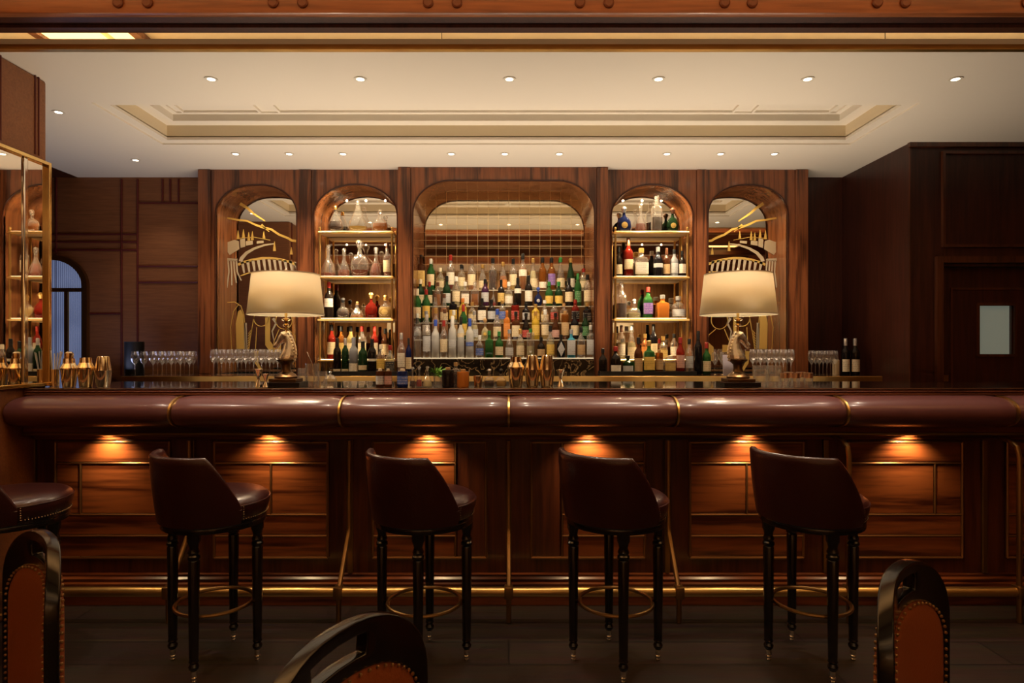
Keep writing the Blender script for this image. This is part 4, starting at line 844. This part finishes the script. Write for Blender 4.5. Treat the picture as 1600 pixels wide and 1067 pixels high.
def tumbler(x, label, group=None, d_=3.5, h=.09, r=.032, rim=None, name='mixing_glass', cat='glass'):
    t = thing(name, label, cat, (XP(x, d_), d_, BT+.0005), 0, group)
    MB().lathe([(r*.9, 0), (r*.95, .003), (r, h), (r*.95, h), (r*.88, .014), (.002, .013)], seg=20, cap1=False).build('glass_body', glass, t)
    if rim: MB().lathe([(r*1.01, h*.62), (r*1.015, h*.98)], seg=20, cap0=False, cap1=False).build('copper_band', mat('copper_band', (.85, .55, .34), .3, 1), t)
    return t
a = tumbler(488, 'tall mixing glass holding a steel strainer, right of the left lamp', h=.125, r=.038)
m = MB(); m.tube([(-.03, 0, .19), (.0, .0, .12), (.012, 0, .03)], .003, 8); m.build('bar_spoon', chrome, None, loc=a.location); o = bpy.data.objects[-1] if 0 else None
for o in COL.objects:
    if o.name == 'bar_spoon': tag(o, 'thin steel bar spoon standing in the mixing glass right of left lamp', 'bar spoon')
tumbler(504, 'short cut tumbler beside the tall mixing glass right of the left lamp', h=.085, r=.026, d_=3.42)
tumbler(473, 'clear water glass close behind the left lamp base', h=.095, r=.028, d_=3.62)
tumbler(1188, 'large clear mixing jug just right of the right lamp base', h=.115, r=.040, d_=3.5); tumbler(1210, 'second clear mixing jug, left of the copper-banded tumblers', h=.115, r=.036, d_=3.5)
tsp = ((1226, 3.42), (1243, 3.42), (1263, 3.42), (1232, 3.54), (1251, 3.54))
for i, (x, d_) in enumerate(tsp):
    tumbler(x, 'copper-banded tumbler right of the right lamp, '+where_in(tsp, i), 'copper-banded tumblers', d_=d_, h=.078, r=.024, rim=1, name='tumbler')
# cloche, crystal dishes
t = tool('glass_cloche', 'small clear glass cloche with knob, right of the left lamp', 'cloche', 516, 3.42, [('dome', [(.036, 0), (.037, .02), (.033, .045), (.020, .062), (.006, .068), (.004, .072), (.009, .080), (.002, .088)], glass)])
for i, x in enumerate((541, 553, 565, 577)):
    m = MB(); m.lathe([(.012, 0), (.016, .004), (.022, .030), (.020, .031), (.012, .008)], seg=12, n=2); o = m.build('crystal_bowl', glass, loc=(XP(x, 3.44), 3.44, BT+.0005)); tag(o, 'small cut crystal bowl right of the glass cloche, '+('leftmost', 'second from left', 'second from right', 'rightmost')[i], 'bowl', 'crystal bowls on the bar')
# small stoppered bitters bottles and syrups on the bar
BI = [(594, 578, 13, 'jar', 'brown', 'cream', 'silver'), (606.5, 578, 12, 'jar', 'brown', 'cream', 'pink'), (629, 578, 17, 'jar', 'blue', 'cream', 'blue'), (644.5, 575, 9, 'bell', 'clear', 'glass', None, 'dark', .3), (655, 574, 10, 'bell', 'clear', 'glass', None, 'red', .35), (668, 574, 15, 'bell', 'clear', 'glass', None, 'pale', .3),
 (700, 576, 19, 'jar', 'dark', 'wooden', None), (723.5, 579, 19, 'jar', 'orange', 'wooden', None), (764.5, 578, 17, 'skull', 'clear', 'silver', None, 'dark', .35), (783, 578, 17, 'skull', 'clear', 'black', None, 'gold', .35)]
row(BI, 606.5, 3.42, BT+.0005, 'on bar top before the central display', 'syrup and bitters bottles on the bar')
bottle(712, 562, 597, 14, 3.62, BT+.0005, 'sq', 'clear', 'wooden', None, 'dark', .6, 'square clear bottle with wooden stopper behind the dark and orange jars', 'bottle')
tool('metal_cup', 'gold metal cup with dark rim between orange jar and dark decanter', 'cup', 747, 3.43, [('cup_body', [(.020, 0), (.021, .002), (.026, .06), (.024, .061), (.02, .01)], gold)])
t = tool('herb_cup', 'clear cup of fresh green herb sprigs on the bar before the display', 'herbs', 684, 3.47, [('cup_body', [(.020, 0), (.021, .002), (.024, .055), (.023, .055), (.019, .006)], glass)])
m = MB()
for k in range(60):
    a = R.uniform(0, 2*PI); l = R.uniform(.02, .065); zz = R.uniform(.045, .07); c = Vector((R.uniform(-.01, .01), R.uniform(-.01, .01), zz)); e = c+Vector((math.cos(a)*l, math.sin(a)*l*.5, R.uniform(.0, .05))); mid = (c+e)/2+Vector((0, 0, .012))
    sd = Vector((-math.sin(a), math.cos(a), .5))*.0035; v = [m.bm.verts.new(p) for p in (c, mid+sd, e, mid-sd)]; m.bm.faces.new(v)
m.build('leaves', mat('fresh_green_leaf', (.16, .38, .05), .5), t, smooth=False)

# ------------------------------------------------------------ bar stools
def make_stool():
    t = thing('bar_stool', 's', 'bar stool', (0, 0, 0))
    # local axes: legs on the axes; seat opens towards (+1,+1)
    Rr = .187
    for a in (0, PI/2, PI, -PI/2):
        c, s_ = math.cos(a)*Rr, math.sin(a)*Rr
        prof = [(.010, .045), (.013, .052), (.019, .058), (.021, .068), (.015, .080), (.020, .088), (.0175, .096), (.0185, .11), (.0235, .50), (.0205, .506), (.0255, .512), (.0255, .522), (.0205, .528), (.024, .538), (.018, .556), (.022, .574), (.027, .585), (.027, .618)]
        lg = MB().lathe(prof, seg=20).build('leg', ebony, t); lg.location = (c, s_, 0)
        m = MB(); m.lathe([(.011, .012), (.0125, .016), (.0125, .022), (.010, .025), (.0125, .030), (.0135, .044), (.0135, .05)], seg=14); m.lathe([(.009, 0), (.011, .004), (.011, .009), (.008, .013)], seg=12)
        m.build('caster_cup', chrome, lg)
    m = MB(); m.tube([(.160*math.cos(k*PI/18), .160*math.sin(k*PI/18), .26) for k in range(36)], .0085, 8, loop=True); 
    m.build('foot_ring', brass_dk, t)
    MB().lathe([(.19, .610), (.213, .613), (.216, .625), (.213, .634), (.216, .640), (.214, .650)], seg=40).build('seat_frame', ebony, t)
    MB().lathe([(.208, .650), (.218, .665), (.226, .69), (.229, .712), (.222, .728), (.205, .740), (.17, .748), (.10, .753), (.002, .755)], seg=44).build('seat', leather, t)
    st = t.children[-1] if 0 else None
    m = MB(); m.tube([(.2275*math.cos(k*PI/24), .2275*math.sin(k*PI/24), .716) for k in range(48)], .0035, 6, loop=True); m.build('piping', leather, t)
    m = MB(); back_c = math.radians(225); half = math.radians(88)
    for k in range(56):
        a = math.radians(45)-math.radians(88)+k*math.radians(176)/55; m.sphere((.219*math.cos(a), .219*math.sin(a), .657), .0028, 6)
    for a in (back_c+half+.05, back_c-half-.05):
        for k in range(6): m.sphere((.227*math.cos(a), .227*math.sin(a), .66+k*.010), .0028, 6)
    o = m.build('nailhead_trim', mat('nailhead', (.75, .60, .42), .25, 1), t); o['kind'] = 'stuff'
    # barrel back: outer and inner shells joined
    NA, NZ = 40, 12; rows_o, rows_i = [], []
    def top(f): # f in -1..1 across the back
        a = abs(f); return .925 if a < .60 else (.925-.215*((a-.60)/.40)**1.15)
    m = MB(); rs = []
    for i in range(NA+1):
        f = -1+2*i/NA; a = back_c+half*f; zt_ = top(f)-.0; ring = []
        for j in range(NZ+1):
            z = .642+(zt_-.642)*j/NZ; rr = .224+.030*((z-.64)/.29)**.9; rr += .004*math.sin(PI*j/NZ)
            ring.append((rr, z))
        ring.append((ring[-1][0]-.008, zt_+.009)); ring.append((ring[-1][0]-.017, zt_+.007)); ring.append((ring[-1][0]-.007, zt_-.006))
        for j in range(NZ, -1, -1):
            z = .642+(zt_-.642)*j/NZ; rr = .224+.030*((max(z, .64)-.64)/.29)**.9-.033
            ring.append((rr, z if j < NZ else zt_-.012))
        rs.append([(r_*math.cos(a), r_*math.sin(a), z) for r_, z in ring])
    m.rings(rs); m.build('backrest', leather, t, ang=1.0)
    m = MB(); pts = []
    for i in range(NA+1):
        f = -1+2*i/NA; a = back_c+half*f; pts.append((.2325*math.cos(a), .2325*math.sin(a), .728 if abs(f) < .9 else .70))
    m.tube(pts, .0028, 6); m.build('welt_seam', leather, t)
    return t
st = make_stool()
labs = ['oxblood leather bar stool second from the left edge, in front of the left lamp', 'oxblood leather bar stool in front of the bar between left lamp and centre', 'oxblood leather bar stool just right of the bar centre', 'oxblood leather bar stool on the right, nearest the door side', 'oxblood leather bar stool cut off by the left edge of the frame']
for i, (cx, ang) in enumerate(((336, 8), (663, 3), (962, -2), (1267, -10), (18, 0))):
    o = st if i == 0 else copy_tree(st)
    o.location = (XP(cx, 2.77), 2.77, 0); o['label'] = labs[i]; o['group'] = 'bar stools along the bar'
    o.rotation_euler = (0, 0, 0)
    for ch in o.children:
        if ch.name.split('.')[0] in ('backrest', 'welt_seam', 'nailhead_trim'): ch.rotation_euler = (0, 0, math.radians(ang))

# ------------------------------------------------------------ lounge chairs in the foreground
def make_chair():
    t = thing('lounge_chair', 'c', 'chair', (0, 0, 0)); w_ = .205
    def outer(u):   # u 0..1 round the arch
        if u < .3: return (-w_, .42+(.80-.42)*u/.3)
        if u > .7: return (w_, .42+(.80-.42)*(1-u)/.3)
        a = PI-PI*(u-.3)/.4; c, s_ = math.cos(a), math.sin(a); return (w_*math.copysign(abs(c)**.8, c), .80+.155*abs(s_)**.8)
    def inner(u):
        if u < .3: return (-w_+.024, .46+(.76-.46)*u/.3)
        if u > .7: return (w_-.024, .46+(.76-.46)*(1-u)/.3)
        a = PI-PI*(u-.3)/.4; c, s_ = math.cos(a), math.sin(a); return ((w_-.024)*math.copysign(abs(c)**.8, c), .76+.115*abs(s_)**.8)
    bow = lambda x: -.035*(1-(x/w_)**2)
    NU, NS = 60, 7; m = MB(); g = []
    for i in range(NU+1):
        u = i/NU; o_, i_ = outer(u), inner(u)
        g.append([m.bm.verts.new((i_[0]+(o_[0]-i_[0])*j/NS, bow(i_[0]+(o_[0]-i_[0])*j/NS), i_[1]+(o_[1]-i_[1])*j/NS)) for j in range(NS+1)])
    for i in range(NU):
        for j in range(NS):
            if 28 <= i < 32 and 2 <= j < 5: continue
            m.bm.faces.new((g[i][j], g[i+1][j], g[i+1][j+1], g[i][j+1]))
    o = m.build('back_frame', ebony, t, ang=3.2); so = o.modifiers.new('solid', 'SOLIDIFY'); so.thickness = .026; so.offset = 0; bv = o.modifiers.new('bevel', 'BEVEL'); bv.width = .008; bv.segments = 3; bv.limit_method = 'ANGLE'; bv.angle_limit = 1.0
    # upholstery pad filling the arch, domed both sides
    for sgn, nm in ((1, 'back_pad'), (-1, 'back_pad')):
        m = MB(); N1 = 40; cx_, cz_ = 0, .65; rs = []
        bd = [inner(.0+i/N1*1.0) for i in range(N1+1)]+[(w_*(1-2*k/6)-.0 if 0 else (w_-.024)*(1-2*k/6), .46) for k in range(1, 6)]
        for f, h in ((1, .009), (.96, .015), (.85, .019), (.5, .021), (.05, .022)):
            rs.append([(x*f, bow(x*f)+sgn*h, cz_+(z-cz_)*f) for x, z in bd])
        m.rings(rs, cap0=False); m.build(nm, tan, t, ang=3)
    for sgn in (1, -1):
        m = MB()
        for i in range(70):
            x, z = inner(i/69); f = 1.0; m.sphere((x*.985, bow(x)+sgn*.0165, .65+(z-.65)*.985), .0036, 6)
        o = m.build('nailhead_trim', mat('brass_nail', (.55, .36, .16), .3, 1), t); o['kind'] = 'stuff'
    # seat, rails and legs; sitter faces +Y
    m = MB(); m.box(-.22, .22, .03, .47, .40, .435, .008); m.build('seat_rail', ebony, t, smooth=False)
    m = MB(); m.box(-.21, .21, .05, .46, .436, .49, .024); m.build('seat_cushion', tan, t)
    for x, y, dx, dy in ((-.195, .43, 0, .01), (.195, .43, 0, .01), (-.195, .03, 0, -.04), (.195, .03, 0, -.04)):
        MB().tube([(x+dx, y+dy, 0), (x, y, .2), (x, y, .41)], [.013, .018, .021], 10).build('leg', ebony, t)
    return t
ch = make_chair()
def place_chair(o, A, B, flip, label):
    A, B = Vector(A), Vector(B); c = (A+B)/2; a = math.atan2(B.y-A.y, B.x-A.x)
    if flip: a += PI
    o.location = (c.x, c.y, 0); o.rotation_euler = (0, 0, a); o['label'] = label; o['group'] = 'lounge chairs in the foreground'
place_chair(ch, (-.31, .75, 0), (-.155, 1.11, 0), True, 'dark wood lounge chair with handle slot and tan leather, bottom centre foreground')
place_chair(copy_tree(ch), (.640, 1.06, 0), (.925, 1.335, 0), True, 'dark wood lounge chair with arched tan leather back, bottom right foreground')
place_chair(copy_tree(ch), (-.925, 1.27, 0), (-1.24, 1.55, 0), False, 'dark wood lounge chair with tan leather back, bottom left foreground')
